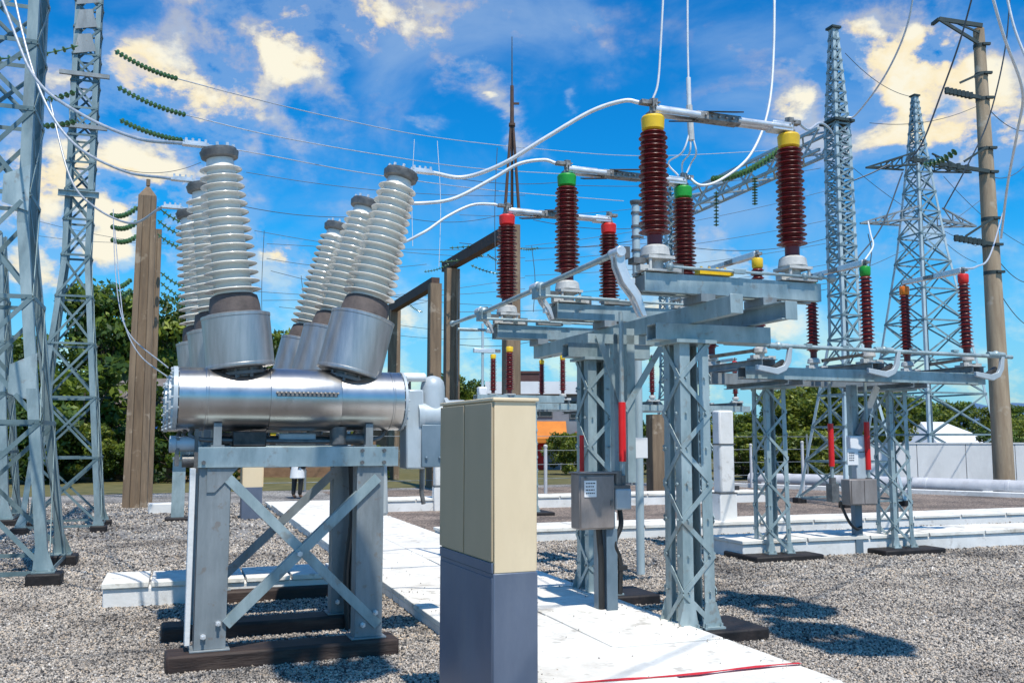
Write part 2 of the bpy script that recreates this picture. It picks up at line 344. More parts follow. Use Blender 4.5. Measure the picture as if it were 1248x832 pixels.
# pebbles
def pebbles():
    rng = np.random.default_rng(3)
    base = [(1, 0, 0), (-1, 0, 0), (0, 1, 0), (0, -1, 0), (0, 0, 1), (0, 0, -1)]
    F = np.array([(0, 2, 4), (2, 1, 4), (1, 3, 4), (3, 0, 4), (2, 0, 5), (1, 2, 5), (3, 1, 5), (0, 3, 5)]); V = np.array(base, float)
    pos, rad = [], []
    for d0, d1, dens, r0, r1 in ((4.6, 8.0, 4600, .006, .0145), (8.0, 11.5, 2300, .008, .017), (11.5, 16, 800, .012, .022), (16, 25, 140, .018, .032)):
        area = (d1 - d0) * (1.30 * d1); n = int(area * dens)
        D = rng.uniform(d0, d1, n); X = rng.uniform(-0.65, 0.65, n) * d1
        k = np.abs(X) < 0.6 * D + 0.2
        D, X = D[k], X[k]
        pos.append(np.stack([X, D], 1)); rad.append(rng.uniform(r0, r1, len(D)))
    pos = np.concatenate(pos); rad = np.concatenate(rad)
    keep = np.ones(len(pos), bool)
    c, s = math.cos(R(GA)), math.sin(R(GA))
    A = pos[:, 0] * c + pos[:, 1] * s; B = -pos[:, 0] * s + pos[:, 1] * c
    keep &= ~((A > 4.5) & (B > 15.2))
    for a0, a1, b0, b1 in NO_PEBBLE: keep &= ~((A > a0) & (A < a1) & (B > b0) & (B < b1))
    pos, rad = pos[keep], rad[keep]
    zb = np.zeros(len(pos))
    ng = 420; ga = rng.uniform(0, 1, ng); ga = np.where(rng.uniform(0, 1, ng) < .6, np.where(ga < .5, ga * .24, 1 - (1 - ga) * .24), ga)
    ga = W0 + .03 + ga * (W1 - W0 - .06); gb = rng.uniform(3.2, 13, ng)
    pos = np.concatenate([pos, np.stack([ga * c - gb * s, ga * s + gb * c], 1)]); rad = np.concatenate([rad, rng.uniform(.003, .009, ng)]); zb = np.concatenate([zb, np.full(ng, .147)])
    n = len(pos)
    sc = rad[:, None] * rng.uniform(0.7, 1.25, (n, 3)) * np.array([1, 1, 0.75])
    q = rng.normal(size=(n, 4)); q /= np.linalg.norm(q, axis=1)[:, None]
    w, x, y, z = q.T
    Rm = np.stack([np.stack([1 - 2 * (y * y + z * z), 2 * (x * y - w * z), 2 * (x * z + w * y)], 1), np.stack([2 * (x * y + w * z), 1 - 2 * (x * x + z * z), 2 * (y * z - w * x)], 1), np.stack([2 * (x * z - w * y), 2 * (y * z + w * x), 1 - 2 * (x * x + y * y)], 1)], 1)
    jit = 1 + rng.uniform(-0.3, 0.3, (n, len(V), 1))
    P3 = np.einsum('nij,nkj->nki', Rm, V[None] * sc[:, None, :] * jit)
    P3[:, :, 0] += pos[:, 0:1]; P3[:, :, 1] += pos[:, 1:2]
    P3[:, :, 2] += (zb + rad * rng.uniform(-0.15, 0.5, n))[:, None]
    nv = len(V); co = P3.reshape(-1, 3)
    idx = (F[None] + (np.arange(n) * nv)[:, None, None]).reshape(-1)
    me = bpy.data.meshes.new('gravel'); me.vertices.add(len(co)); me.vertices.foreach_set('co', co.ravel())
    nf = len(idx) // 3; me.loops.add(len(idx)); me.loops.foreach_set('vertex_index', idx)
    me.polygons.add(nf); me.polygons.foreach_set('loop_start', np.arange(nf) * 3); me.polygons.foreach_set('loop_total', np.full(nf, 3))
    me.update()
    at = me.attributes.new('tone', 'FLOAT', 'POINT'); tn = rng.uniform(0, 1, n); tn[-ng:] = .25 + .6 * tn[-ng:]; at.data.foreach_set('value', np.repeat(tn, nv))
    me.materials.append(M['pebble'])
    o = bpy.data.objects.new('gravel', me); col.objects.link(o); tag(o, 'loose grey and beige gravel covering the yard', 'gravel', kind='stuff')
NO_PEBBLE = []

# reddish bare ground beyond the trenches on the right
sheet('bare_ground', [SITE.w(4.5, 15.2), SITE.w(60, 15.2), SITE.w(60, 31), SITE.w(4.5, 31)], 0.004, 'mauve')

# ---- walkways of concrete slabs (site frame: a right, b back)
def slab_run(name, a0, a1, b0, b1, zt, along='b', n=8, two=False, kerb=True, jog=0.0):
    """a raised trench with separate cover slabs on top, one thing with slab parts"""
    NO_PEBBLE.append((a0 + .03, a1 - .03, b0 + .03, b1 - .03))
    rnd = random.Random(name + str(a0))
    m = MB()
    m.span(a0 + .03, a1 - .03, b0 + .03, b1 - .03, -0.02, zt - 0.062)
    root = tag(m.build('cable_trench', 'white', bevel=0.012), None, None, kind=None)
    L0, L1 = (b0, b1) if along == 'b' else (a0, a1)
    cuts = [L0 + (L1 - L0) * i / n for i in range(n + 1)]
    rows = [(0, 1)] if not two else [(0, .5), (.5, 1)]
    for i in range(n):
        for r0, r1 in rows:
            off = rnd.uniform(-.03, .03) if 0 < i else 0
            s0, s1 = cuts[i] + .010 + rnd.uniform(0, .008), cuts[i + 1] - .010
            mm = MB(); zz = zt + rnd.uniform(-.009, .004)
            if along == 'b': mm.span(a0 + (a1 - a0) * r0 + .004 + (0 if r0 else rnd.uniform(-.02, .02)), a0 + (a1 - a0) * r1 - .004 + (0 if r1 < 1 else rnd.uniform(-.02, .02)), s0, s1, zt - .06, zz)
            else: mm.span(s0, s1, b0 + (b1 - b0) * r0 + .004, b0 + (b1 - b0) * r1 - .004, zt - .06, zz)
            mm.build('cover_slab', 'slab', root, bevel=0.008)
    root.rotation_euler.z = R(GA)
    return root

# main walkway: pick edges from ground points
wl = SITE.on_z(535, 757, 0.14); wr = SITE.on_z(1040, 832, 0.14); 
W0, W1 = wl.x, wr.x
r_ = slab_run('w', W0, W1, 1.0, 24.5, 0.14, 'b', 17, True)
tag(r_, 'long white slab walkway over the cable trench beside the beige cabinet', 'walkway', kind='structure'); r_.name = 'walkway'
# red painted line across the walkway
l0 = SITE.on_z(700, 832, .15); l1 = SITE.on_z(968, 808, .15)
lm = MB(); pa = [SITE.w(W0 + (W1 - W0) * t, l1.y + (l0.y - l1.y) * (1 - t) + .02 * math.sin(9 * t), 0) for t in [i / 12 for i in range(13)]]
vs = []
for i, p in enumerate(pa): wv = .022 + .008 * math.sin(i * 2.1); vs += [p - SITE.e2 * wv + Vector((0, 0, .1475)), p + SITE.e2 * wv + Vector((0, 0, .1475))]
lm.add(vs, [(2 * i, 2 * i + 2, 2 * i + 3, 2 * i + 1) for i in range(12)])
tag(lm.build('painted_line', 'redline', smooth=0), kind='structure')
# cross trench on the left behind the breaker
t0 = SITE.on_z(120, 742, 0)
r_ = slab_run('x', t0.x, W0 - .02, t0.y, t0.y + 0.85, 0.25, 'a', 6)
tag(r_, 'low white slab trench on the left, running behind the circuit breaker to the walkway', 'cable trench'); 
# trenches on the right
t1 = SITE.on_z(905, 682, 0)
r_ = slab_run('y', t1.x, t1.x + 9, t1.y, t1.y + 0.9, 0.27, 'a', 8)
tag(r_, 'white cable trench behind the right switch columns, nearer of the two on the right', 'cable trench')
t2 = SITE.on_z(690, 668, 0)
r_ = slab_run('z', W1 + .02, t2.x + 22, t2.y + 1.0, t2.y + 2.0, 0.22, 'a', 20)
tag(r_, 'white cable trench crossing the yard behind the white concrete post', 'cable trench')
t3 = SITE.on_z(690, 618, 0)
r_ = slab_run('q', W1 + .02, t3.x + 6, t3.y, t3.y + 1.0, 0.3, 'a', 9)
tag(r_, 'farthest white cable trench beyond the switchyard columns', 'cable trench')
pebbles()

# ------------------------------------------------------------------ steel lattice
def lattice(parent, half0, half1, z0, z1, n, lw, bw, mat='galv', t=0.010, cx=0, cy=0, style='zig', waist=None, base=True, foot=None, footmat='bitumen', z_hmid=False, bmat=None):
    """four angle legs and lacing on each face, as children of parent (local frame of parent)"""
    def half(z):
        if isinstance(waist, list):
            pr = [(z0, half0)] + waist + [(z1, half1)]
            for (za, ha), (zb_, hb) in zip(pr[:-1], pr[1:]):
                if z <= zb_ + 1e-6: return ha + (hb - ha) * (z - za) / (zb_ - za)
            return half1
        if waist and z < waist[0]: return half0 + (waist[1] - half0) * (z - z0) / (waist[0] - z0)
        if waist: return waist[1] + (half1 - waist[1]) * (z - waist[0]) / (z1 - waist[0])
        return half0 + (half1 - half0) * (z - z0) / (z1 - z0)
    S = ((-1, -1), (1, -1), (1, 1), (-1, 1))
    def c(i, z): h = half(z); return Vector((cx + S[i % 4][0] * h, cy + S[i % 4][1] * h, z))
    brk = [z0] + ([q_[0] for q_ in waist] if isinstance(waist, list) else [waist[0]] if waist else []) + [z1]
    for i in range(4):
        m = MB()
        for a, b in zip(brk[:-1], brk[1:]):
            m.angle(c(i, a), c(i, b), (-S[i][0], 0, 0), (0, -S[i][1], 0), lw, t)
        if base:
            p = c(i, z0); q = c(i, z0 + lw * 2.2)
            m.box(p + Vector((-S[i][0] * lw * .4, -S[i][1] * lw * .4, .008)), (lw * 2.0, lw * 2.0, .016))
            m.prism([p + Vector((S[i][0] * .004 - S[i][0] * lw * 1.4, -S[i][1] * -.004, .016)), p + Vector((S[i][0] * lw * .6, S[i][1] * .004, .016)), q + Vector((S[i][0] * .002, S[i][1] * .004, 0)), q + Vector((-S[i][0] * lw, S[i][1] * .004, 0))], (0, S[i][1] * .008, 0))
            m.bolts([p + Vector((-S[i][0] * lw * (.4 + kx * .75), -S[i][1] * lw * (.4 + ky * .75), .016)) for kx, ky in S], (0, 0, 1), .012, .03)
        m.build('leg', mat, parent)
    zs = [z0]
    # panel heights follow the width
    raw = []; z = z0
    for k in range(n): raw.append(max(0.3, half(z0 + (z1 - z0) * k / n)))
    tot = sum(raw)
    for k in range(n): zs.append(zs[-1] + (z1 - z0) * raw[k] / tot)
    for i in range(4):
        j = (i + 1) % 4; m = MB()
        nrm = Vector(((S[i][0] + S[j][0]) / 2, (S[i][1] + S[j][1]) / 2, 0))
        for k in range(n):
            a, b = zs[k], zs[k + 1]
            pi_, pj = c(i, a), c(j, a); qi, qj = c(i, b), c(j, b)
            o = nrm * (.004 + bw * .1)
            if style == 'x':
                m.bar(pi_ + o, qj + o, bw, .008, up=nrm); m.bar(pj - nrm * .012, qi - nrm * .012, bw, .008, up=nrm)
                m.bar(pi_ + o * 1.6, pj + o * 1.6, bw, .008, up=nrm)
            elif style == 'zig':
                if (k + i // 2) % 2: m.bar(pi_ + o, qj + o, bw, .008, up=nrm)
                else: m.bar(pj + o, qi + o, bw, .008, up=nrm)
                if z_hmid: m.bar(qi + o * 1.8, qj + o * 1.8, bw, .008, up=nrm)
            m.bolts([pi_ + (pj - pi_).normalized() * lw * .5 + o, pj + (pi_ - pj).normalized() * lw * .5 + o], nrm, .012, .018)
        m.build('bracing', bmat or mat, parent)
    if foot:
        if foot == 'pads':
            for i in range(4):
                m = MB(); p = c(i, z0); m.box((p.x - S[i][0] * lw * .3, p.y - S[i][1] * lw * .3, z0 / 2 - .03), (lw * 3.0, lw * 3.0, z0 + .06 - .002)); m.build('footing', footmat, parent, bevel=.02)
        else:
            m = MB(); m.box((cx + foot[2], cy + foot[3], z0 / 2 - .03), (foot[0], foot[1], z0 + .06 - .002)); m.build('footing', footmat, parent, bevel=.02)

def shed_profile(z0, z1, r0, r1, n, core, alt=False, thick=0.35):
    """(t, r) outline of a stack of sheds"""
    pr = []; st = (z1 - z0) / n
    for k in range(n):
        z = z0 + k * st; f = (k + .5) / n
        R_ = r0 + (r1 - r0) * f; c = R_ * core
        if alt and k % 2: R_ = c + (R_ - c) * .72
        pr += [(z, c), (z + st * .34, c * 1.02), (z + st * .40, R_ * .94), (z + st * .45, R_), (z + st * .54, R_ * .99), (z + st * .72, c * 1.22), (z + st * .92, c * 1.03)]
    pr.append((z1, r1 * core)); return pr
def thin_sheds(z0, z1, r0, r1, n, core):
    pr = []; st = (z1 - z0) / n
    for k in range(n):
        z = z0 + k * st; R_ = r0 + (r1 - r0) * (k + .5) / n; c = R_ * core
        pr += [(z, c), (z + st * .38, c), (z + st * .46, c * 1.05), (z + st * .50, R_ * .95), (z + st * .54, R_), (z + st * .60, R_ * .99), (z + st * .72, c * 1.22), (z + st * .86, c * 1.03)]
    pr.append((z1, r1 * core)); return pr
def insulator(parent, p, d, h, r, capmat, n=20, pedestal=True, scale=1.0, seg=22, name='insulator'):
    """brown post insulator standing at p along d: sheds, painted cap, cast pedestal below"""
    p, d = Vector(p), Vector(d).normalized()
    m = MB(); m.lathe(p, d, [(0, r * .50), (h * .085, r * .50)] + shed_profile(h * .09, h * .93, r * 1.06, r * .96, n, .60, True) + [(h * .94, r * .5), (h * .955, r * .5)], seg)
    ins = m.build(name, 'porc_b', parent, smooth=50)
    m = MB(); m.lathe(p, d, [(h * .93, r * .62), (h * .945, r * .74), (h * 1.035, r * .78), (h * 1.05, r * .70), (h * 1.06, r * .3)], seg)
    m.build('cap', capmat, ins)
    if pedestal:
        m = MB(); m.lathe(p, d, [(-.10 * scale, r * .95), (-.09 * scale, r * 1.0), (-.02 * scale, r * .92), (0, r * .72), (.005, r * .5)], seg)
        m.build('pedestal', 'castlight', ins)
    return ins

# ================================================================== CIRCUIT BREAKER
FB = Frame((-2.35, 7.1), 22.0)
def breaker():
    root = thing('circuit_breaker', 'three-phase steel tank circuit breaker with six leaning white ribbed bushings on a braced frame', 'circuit breaker', FB.o, R(22))
    TB = .27                                   # tank axis plane
    def q(u, v, b=TB): return FB.on_b(u, v, b)
    tl, tr = q(216, 487), q(485, 487)
    zt = (tl.z + tr.z) / 2; rt = .245; a0, a1 = tl.x, tr.x
    pitch = 1.12
    # pieces of one phase measured in the front plane
    LB = dict(tb=q(289, 449), tt=q(287, 384), bt=q(286, 362), top=q(268, 195))
    RB = dict(tb=q(433, 458), tt=q(443, 386), bt=q(446, 366), top=q(487, 220))
    for ph in range(3):
        b0 = TB + pitch * ph; off = Vector((-.05 * ph, pitch * ph, 0))
        tm = MB(); ax = Vector((1, 0, 0)); L = a1 - a0
        tm.lathe((a0, b0, zt), ax, [(0, rt * .8), (.004, rt), (.20, rt), (.204, rt * 1.012), (.218, rt * 1.012), (.222, rt), (L * .385, rt), (L * .387, rt * 1.03), (L * .39, rt * 1.035), (L * .70, rt * 1.035), (L * .703, rt * 1.03), (L * .705, rt), (L - .10, rt), (L - .096, rt * 1.012), (L - .084, rt * 1.012), (L - .08, rt), (L - .004, rt), (L, rt * .8)], 48)
        tank = tm.build('tank', 'tank', root)
        for a, w in ((a0 - .04, .04), (a1, .03)):
            fm = MB(); fm.lathe((a, b0, zt), ax, [(0, rt * .9), (.004, rt * 1.022), (w - .004, rt * 1.022), (w, rt * .95)], 40)
            for k in range(18):
                an = 2 * math.pi * k / 18
                fm.lathe((a - .018, b0 + rt * .95 * math.cos(an), zt + rt * .95 * math.sin(an)), ax, [(.004, .009), (w + .03, .009)], 6)
            fm.build('end_flange', 'palegrey', tank)
        # seam of bolts and nameplate strip on the middle
        sm = MB()
        am = a0 + L * .41; zz = .035; yy = -math.sqrt(max(0, (rt * 1.035) ** 2 - zz ** 2))
        sm.box((a0 + L * .545, b0 + yy - .006, zt + zz), (L * .27, .02, .035), mat=Matrix.Rotation(-.14, 3, 'X'))
        sm.bolts([(am + L * .27 * k / 14, b0 + yy - .012, zt + zz + .006) for k in range(15)], (0, -.92, .38), .009, .02)
        sm.build('bolt_strip', 'castgrey', tank)
        for side, Bq in (('L', LB), ('R', RB)):
            d = (Bq['top'] - Bq['tb']).normalized(); tb, tt = Bq['tb'] + off, Bq['tt'] + off
            d = (Bq['top'] - Bq['tt']).normalized()
            tl_ = (Bq['tt'] - Bq['tb']).length; tb = tt - d * tl_
            # neck to the tank
            bm_ = MB(); rr = .272
            bm_.lathe(tb, d, [(0, rr * .35), (.002, rr * .96), (.012, rr), (.03, rr), (.035, rr * .985), (tl_ - .03, rr * .985), (tl_ - .026, rr * 1.0), (tl_ - .004, rr * 1.0), (tl_, rr * .9), (tl_ + .008, rr * .85), (tl_ + .010, rr * .6)], 44)
            tur = bm_.build('turret', 'turret', root)
            nk = MB(); nk.lathe(tb - d * .20, d, [(0, .17), (.14, .17), (.145, .20), (.17, .20), (.175, .17), (.2, .17)], 28)
            for k in range(10):
                an = 2 * math.pi * k / 10
                x = d.cross(Vector((0, 1, 0))).normalized(); y = d.cross(x)
                nk.lathe(tb - d * .085 + (x * math.cos(an) + y * math.sin(an)) * .186, d, [(0, .014), (.075, .014)], 6)
            nk.tube([tb + Vector((-.03, -.16, -.01)), tb + Vector((-.03, -.17, -.10)), tb + Vector((-.03, -.17, -.13))], .012, 6)
            nk.build('neck_flange', 'castgrey', tur)
            bt, tp = Bq['bt'] + off, Bq['top'] + off
            ln = (tp - tt).length; h0 = (bt - tt).length
            gm = MB(); gm.lathe(tt, d, [(.005, .205), (h0 * .5, .20), (h0, .185), (h0 + .02, .15)], 32); gm.build('gland', 'gland', tur)
            pm = MB(); pm.lathe(tt, d, thin_sheds(h0 + .01, ln - .055, .225, .165, 15, .68) + [(ln + .03, .105), (ln + .045, .10)], 36)
            bsh = pm.build('bushing', 'porc_w', tur, smooth=50)
            cm = MB(); x = d.cross(Vector((0, 1, 0))).normalized(); y = d.cross(x)
            cm.lathe(tt, d, [(ln + .0, .11), (ln + .012, .145), (ln + .06, .155), (ln + .065, .14), (ln + .085, .14), (ln + .09, .05)], 28)
            cm.build('bushing_cap', 'castgrey', tur)
            tmn = MB()
            for k in range(9):
                an = 2 * math.pi * k / 9
                tmn.lathe(tt + d * (ln + .085) + (x * math.cos(an) + y * math.sin(an)) * .118, d, [(0, .013), (.03, .013)], 6)
            s = -1 if side == 'L' else 1
            tmn.box(tt + d * (ln + .10) + Vector((s * .13, 0, 0)), (.30, .07, .018)); tmn.box(tt + d * (ln + .118) + Vector((s * .18, 0, 0)), (.16, .06, .02))
            tmn.bolts([tt + d * (ln + .12) + Vector((s * (.1 + .05 * k), -.015, 0)) for k in range(4)], (0, 0, 1), .011, .03)
            tmn.build('terminal', 'alu', tur)
        # saddles holding the tank
        for a in (a0 + .30, a1 - .28):
            sd = MB(); sd.span(a - .03, a + .03, b0 - .16, b0 + .16, 1.652, zt - rt * .80)
            sd.span(a - .05, a + .05, b0 - .20, b0 + .20, 1.640, 1.655)
            sd.build('saddle', 'galv_dull', root)
    # frame -------------------------------------------------
    z0, z1 = 1.485, 1.64; zl = .125
    bl, br = -.035, 1.52; BB = .60
    b_end = TB + 2 * pitch + .5
    def beam(p0, p1, name='frame_beam', mat='galv', side=1): return MB().channel(p0, p1, z1 - z0, .07, .012, side).build(name, mat, root, bevel=.003)
    fb = beam((bl, -.03, (z0 + z1) / 2), (br, -.03, (z0 + z1) / 2), side=-1)
    fbm = MB().bolts([(a, -.03, z) for a in (br - .12, br - .30) for z in (z0 + .03, z1 - .03)] + [(bl + .04, -.03, z0 + .04)], (0, -1, 0), .016, .02); fbm.build('bolt', 'castgrey', fb)
    beam((bl, 1.22, (z0 + z1) / 2), (br, 1.22, (z0 + z1) / 2)); beam((bl, b_end, (z0 + z1) / 2), (br, b_end, (z0 + z1) / 2))
    for a, s in ((.02, 1), (1.44, -1)):
        MB().channel((a, .045, (z0 + z1) / 2 - .002), (a, b_end - .08, (z0 + z1) / 2 - .002), z1 - z0 - .006, .07, .012, s).build('frame_beam', 'galv_dull', root)
    legs = [(.0, .23, 0.0, 'galv_dull'), (1.21, .22, 0.0, 'galv_dull'), (.02, .2, 1.12, 'galv_dull'), (1.24, .2, 1.12, 'galv_dull'), (.30, .2, b_end - .14, 'galv_dull'), (1.66, .2, b_end - .14, 'galv_dull')]
    for a, w, b, mt in legs:
        m = MB(); t = .012; dd = .16
        a -= .02
        # channel opening sideways: web faces the camera
        m.poly_bar((a, b, zl + .014), (a, b, z0 - .002), [(0, 0), (w, 0), (w, dd), (w - t, dd), (w - t, t), (t, t), (t, dd), (0, dd)], (1, 0, 0), (0, 1, 0))
        m.box((a + w / 2, b + dd / 2, zl + .007), (w + .06, dd + .06, .014))
        lg = m.build('leg', mt, root, bevel=.003)
        bm2 = MB().bolts([(a + w * .28, b - .001, zl + .11), (a + w * .74, b - .001, zl + .20)], (0, -1, 0), .022, .022)
        bm2.bolts([(a + w * .28, b - .02, zl + .11), (a + w * .74, b - .02, zl + .20)], (0, -1, 0), .012, .03)
        bm2.build('bolt', 'alu', lg)
    # pale pipe strip beside left leg
    MB().span(-.085, -.045, .02, .12, .17, 1.48).build('earth_strip', 'white', root, bevel=.004)
    # cross braces (front X, rear diagonal)
    def brace(p0, p1, mat='galv'):
        m = MB(); m.angle(p0, p1, ((Vector(p1) - Vector(p0)).cross(Vector((0, 1, 0)))).normalized(), (0, 1, 0), .075, .009); return m.build('brace', mat, root)
    Lx, Rx = .10, 1.30
    brace((Lx, -.012, 1.44), (Rx + .05, -.012, .20)); brace((Rx + .03, -.026, 1.42), (Lx + .08, -.026, .34))
    brace((Lx, 1.10, .30), (Rx, 1.10, 1.42), 'galv_dull')
    MB().bolts([((Lx + Rx) / 2 + .04, -.03, .815)], (0, -1, 0), .022, .025).build('bolt', 'alu', root)
    MB().prism([(bl + .07, -.013, 1.484), (bl + .30, -.013, 1.484), (bl + .13, -.013, 1.30), (bl + .07, -.013, 1.30)], (0, .01, 0)).build('gusset', 'galv_dull', root)
    # tarred sleepers under the legs
    for b in (.07, 1.19, b_end - .06):
        m = MB(); m.box((.66 + (.3 if b > 2 else 0), b, zl / 2 - .01), (1.75, .30, zl + .02)); m.build('sleeper', 'railbrown', root, bevel=.022)
    # pipework under the tank
    for ph in range(3):
        b = TB + pitch * ph; m = MB()
        m.tube(spline([(a0 + .12, b, zt - rt), (a0 + .12, b - .02, 1.72), (a0 + .35, b - .05, 1.69), (a1 - .3, b - .05, 1.69), (a1 - .1, b, zt - rt)], 6), .018, 8)
        m.build('gas_pipe', 'castgrey', root)
    m = MB(); m.box(((a0 + a1) / 2 + .05, TB + .1, 1.70), (.30, .2, .10)); m.build('gas_monitor', 'palegrey', root, bevel=.012)
    # dark linkage shapes added below the tanks to deepen the shade there
    for ph in range(3):
        b = TB + pitch * ph
        m = MB(); m.box((a0 + .55, b + .02, 1.70), (.26, .22, .12)); m.cyl((a0 + .3, b + .06, 1.70), (a1 - .25, b + .06, 1.70), .03, 12); m.build('dark_linkage', 'blackplate', root, bevel=.01)
        m = MB(); m.cyl((a1 - .52, b - .06, 1.66), (a1 - .52, b - .06, zt - rt * .9), .07, 16); m.cyl((a1 - .52, b - .06, 1.70), (a1 - .3, b - .06, 1.70), .045, 14); m.build('density_gauge', 'castgrey', root)
    # left end fittings
    m = MB(); e = q(206, 541); m.lathe((e.x, TB, e.z), (1, 0, 0), [(0, .05), (.003, .066), (.05, .066), (.053, .058), (.22, .058)], 24); m.build('end_cylinder', 'palegrey', root)
    m = MB(); m.lathe((e.x + .1, TB, e.z - .13), (1, 0, 0), [(0, .05), (.16, .05)], 20); m.box((e.x + .06, TB, e.z - .06), (.03, .10, .22)); m.box((e.x + .20, TB, e.z - .05), (.03, .12, .34)); m.build('end_bracket', 'castgrey', root)
    # right end operating mechanism
    g = q(500, 520)
    m = MB(); m.prism([(a1 + .05, TB - .10, 1.45), (a1 + .22, TB - .10, 1.45), (a1 + .20, TB - .10, zt + .10), (a1 + .05, TB - .10, zt + .10)], (0, .22, 0)); m.build('mechanism_plate', 'palegrey', root, bevel=.015)
    c1, c2 = q(506, 507), q(556, 497)
    m = MB(); m.lathe((c1.x, TB, c1.z), (1, 0, 0.04), [(0, .10), (.003, .14), (.05, .14), (.055, .12), (.24, .12), (.245, .155), (.28, .155), (.285, .13), (.44, .13), (.47, .11), (.475, .05)], 30)
    m.build('drive_cylinder', 'palegrey', root)
    m = MB(); dm = q(527, 500); m.lathe((dm.x, TB, dm.z), (0, 0, 1), [(0, .105), (.20, .105), (.25, .095), (.285, .065), (.30, .02)], 26); m.build('dome', 'palegrey', root)
    m = MB(); bx = q(520, 543); m.box((bx.x + .03, TB, bx.z), (.22, .24, .36)); m.bolts([(bx.x - .04, TB - .12, bx.z - .10), (bx.x + .08, TB - .12, bx.z - .10)], (0, -1, 0), .015, .02); m.build('mechanism_box', 'bluegrey', root, bevel=.03)
    m = MB(); wc = q(488, 460); m.lathe((wc.x, TB - .04, wc.z), (1, 0, 0.02), [(0, .03), (.003, .038), (.2, .038), (.21, .03)], 18); m.build('vent_cylinder', 'white', root)
    m = MB(); ml = q(514, 570); m.tube([(ml.x, TB, 1.47), (ml.x, TB, 1.25), (ml.x + .02, TB, 1.15)], .02, 8); m.tube([(a1 + .10, TB, zt + .10), (a1 + .10, TB, zt + .2), (a1 + .04, TB, zt + .22)], .015, 8); m.build('gas_valve', 'castgrey', root)
    m = MB(); m.prism([(a1 - .10, 1.6, .95), (a1 + .28, 1.6, .95), (a1 + .26, 1.6, 1.46), (a1 - .02, 1.6, 1.46)], (0, .5, 0)); m.build('drive_housing', 'palegrey', root, bevel=.03)
    m = MB()
    for k in range(3): m.tube(spline([(a1 - .24 + .05 * k, 1.0, 1.5), (a1 - .22 + .05 * k, 1.0, 1.0), (a1 - .26 + .05 * k, 1.02, .5), (a1 - .24 + .05 * k, 1.0, .0)], 6), .024, 8)
    m.build('control_cable', 'blackrub', root)
    tips = {}
    for side, Bq in (('L', LB), ('R', RB)):
        d = (Bq['top'] - Bq['tt']).normalized(); s = -1 if side == 'L' else 1
        for ph in range(3):
            p = Bq['top'] + d * .105 + Vector((s * .27 - .05 * ph, pitch * ph, 0)); tips[side + str(ph)] = FB.w(*p)
    return root, tips
_, TIPS = breaker()

# ================================================================== CABINETS
def cabinet(label, F, w, d, h, group=None):
    """kiosk: w along e1-face (right face), d along e2 (left face)"""
    root = thing('kiosk_cabinet', label, 'cabinet', F.o, R(F.deg), group)
    zs = h * .505
    MB().span(0, w, 0, d, -.02, zs - .004).build('plinth', 'navy', root, bevel=.006)
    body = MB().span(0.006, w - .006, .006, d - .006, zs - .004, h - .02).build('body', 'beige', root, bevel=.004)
    MB().span(-.008, w + .008, -.008, d + .008, h - .02, h).build('roof', 'beige', root, bevel=.005)
    # doors on the left face, its shade painted in as darker beige
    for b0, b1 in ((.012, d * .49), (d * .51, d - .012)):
        dr = MB().span(-.010, .004, b0, b1, zs + .06, h - .03).build('door', 'beige_shade', root, bevel=.003)
    MB().span(-.008, .004, .012, d - .012, zs - .004, zs + .052).build('skirt', 'navy', root, bevel=.003)
    MB().span(-.005, .002, .012, d - .012, .04, zs - .03).build('plinth_panel', 'navy', root, bevel=.003)
    # narrow rear flange seen on the right side
    MB().span(w - .006, w + .022, .06, .09, zs, h * .87).build('edge_strip', 'beige', root, bevel=.003)
    return root
Dc = 5.15
pc = P(602, 484, Dc)
cl = P(540, 497, Dc)
FC = Frame((pc.x, pc.y), 23.0)
cw = FC.on_b(655, 486, 0).x
# left face length from where the edge at u=540 falls on plane a=0
r = ray(538, 500); c0 = Vector((0, 0, H)); t = -(c0 - FC.o).dot(FC.e1) / r.dot(FC.e1); cd = FC.loc(c0 + r * t).y
cabinet('tall beige and slate blue steel cabinet in the foreground on the walkway edge', FC, cw, cd, pc.z)
FK = Frame((G(316, 632).x, G(316, 632).y), GA)
kb = cabinet('distant beige and blue steel cabinet seen through the breaker frame', Frame((P(294, 630, 20).x, 20), GA), .42, .5, 1.35)

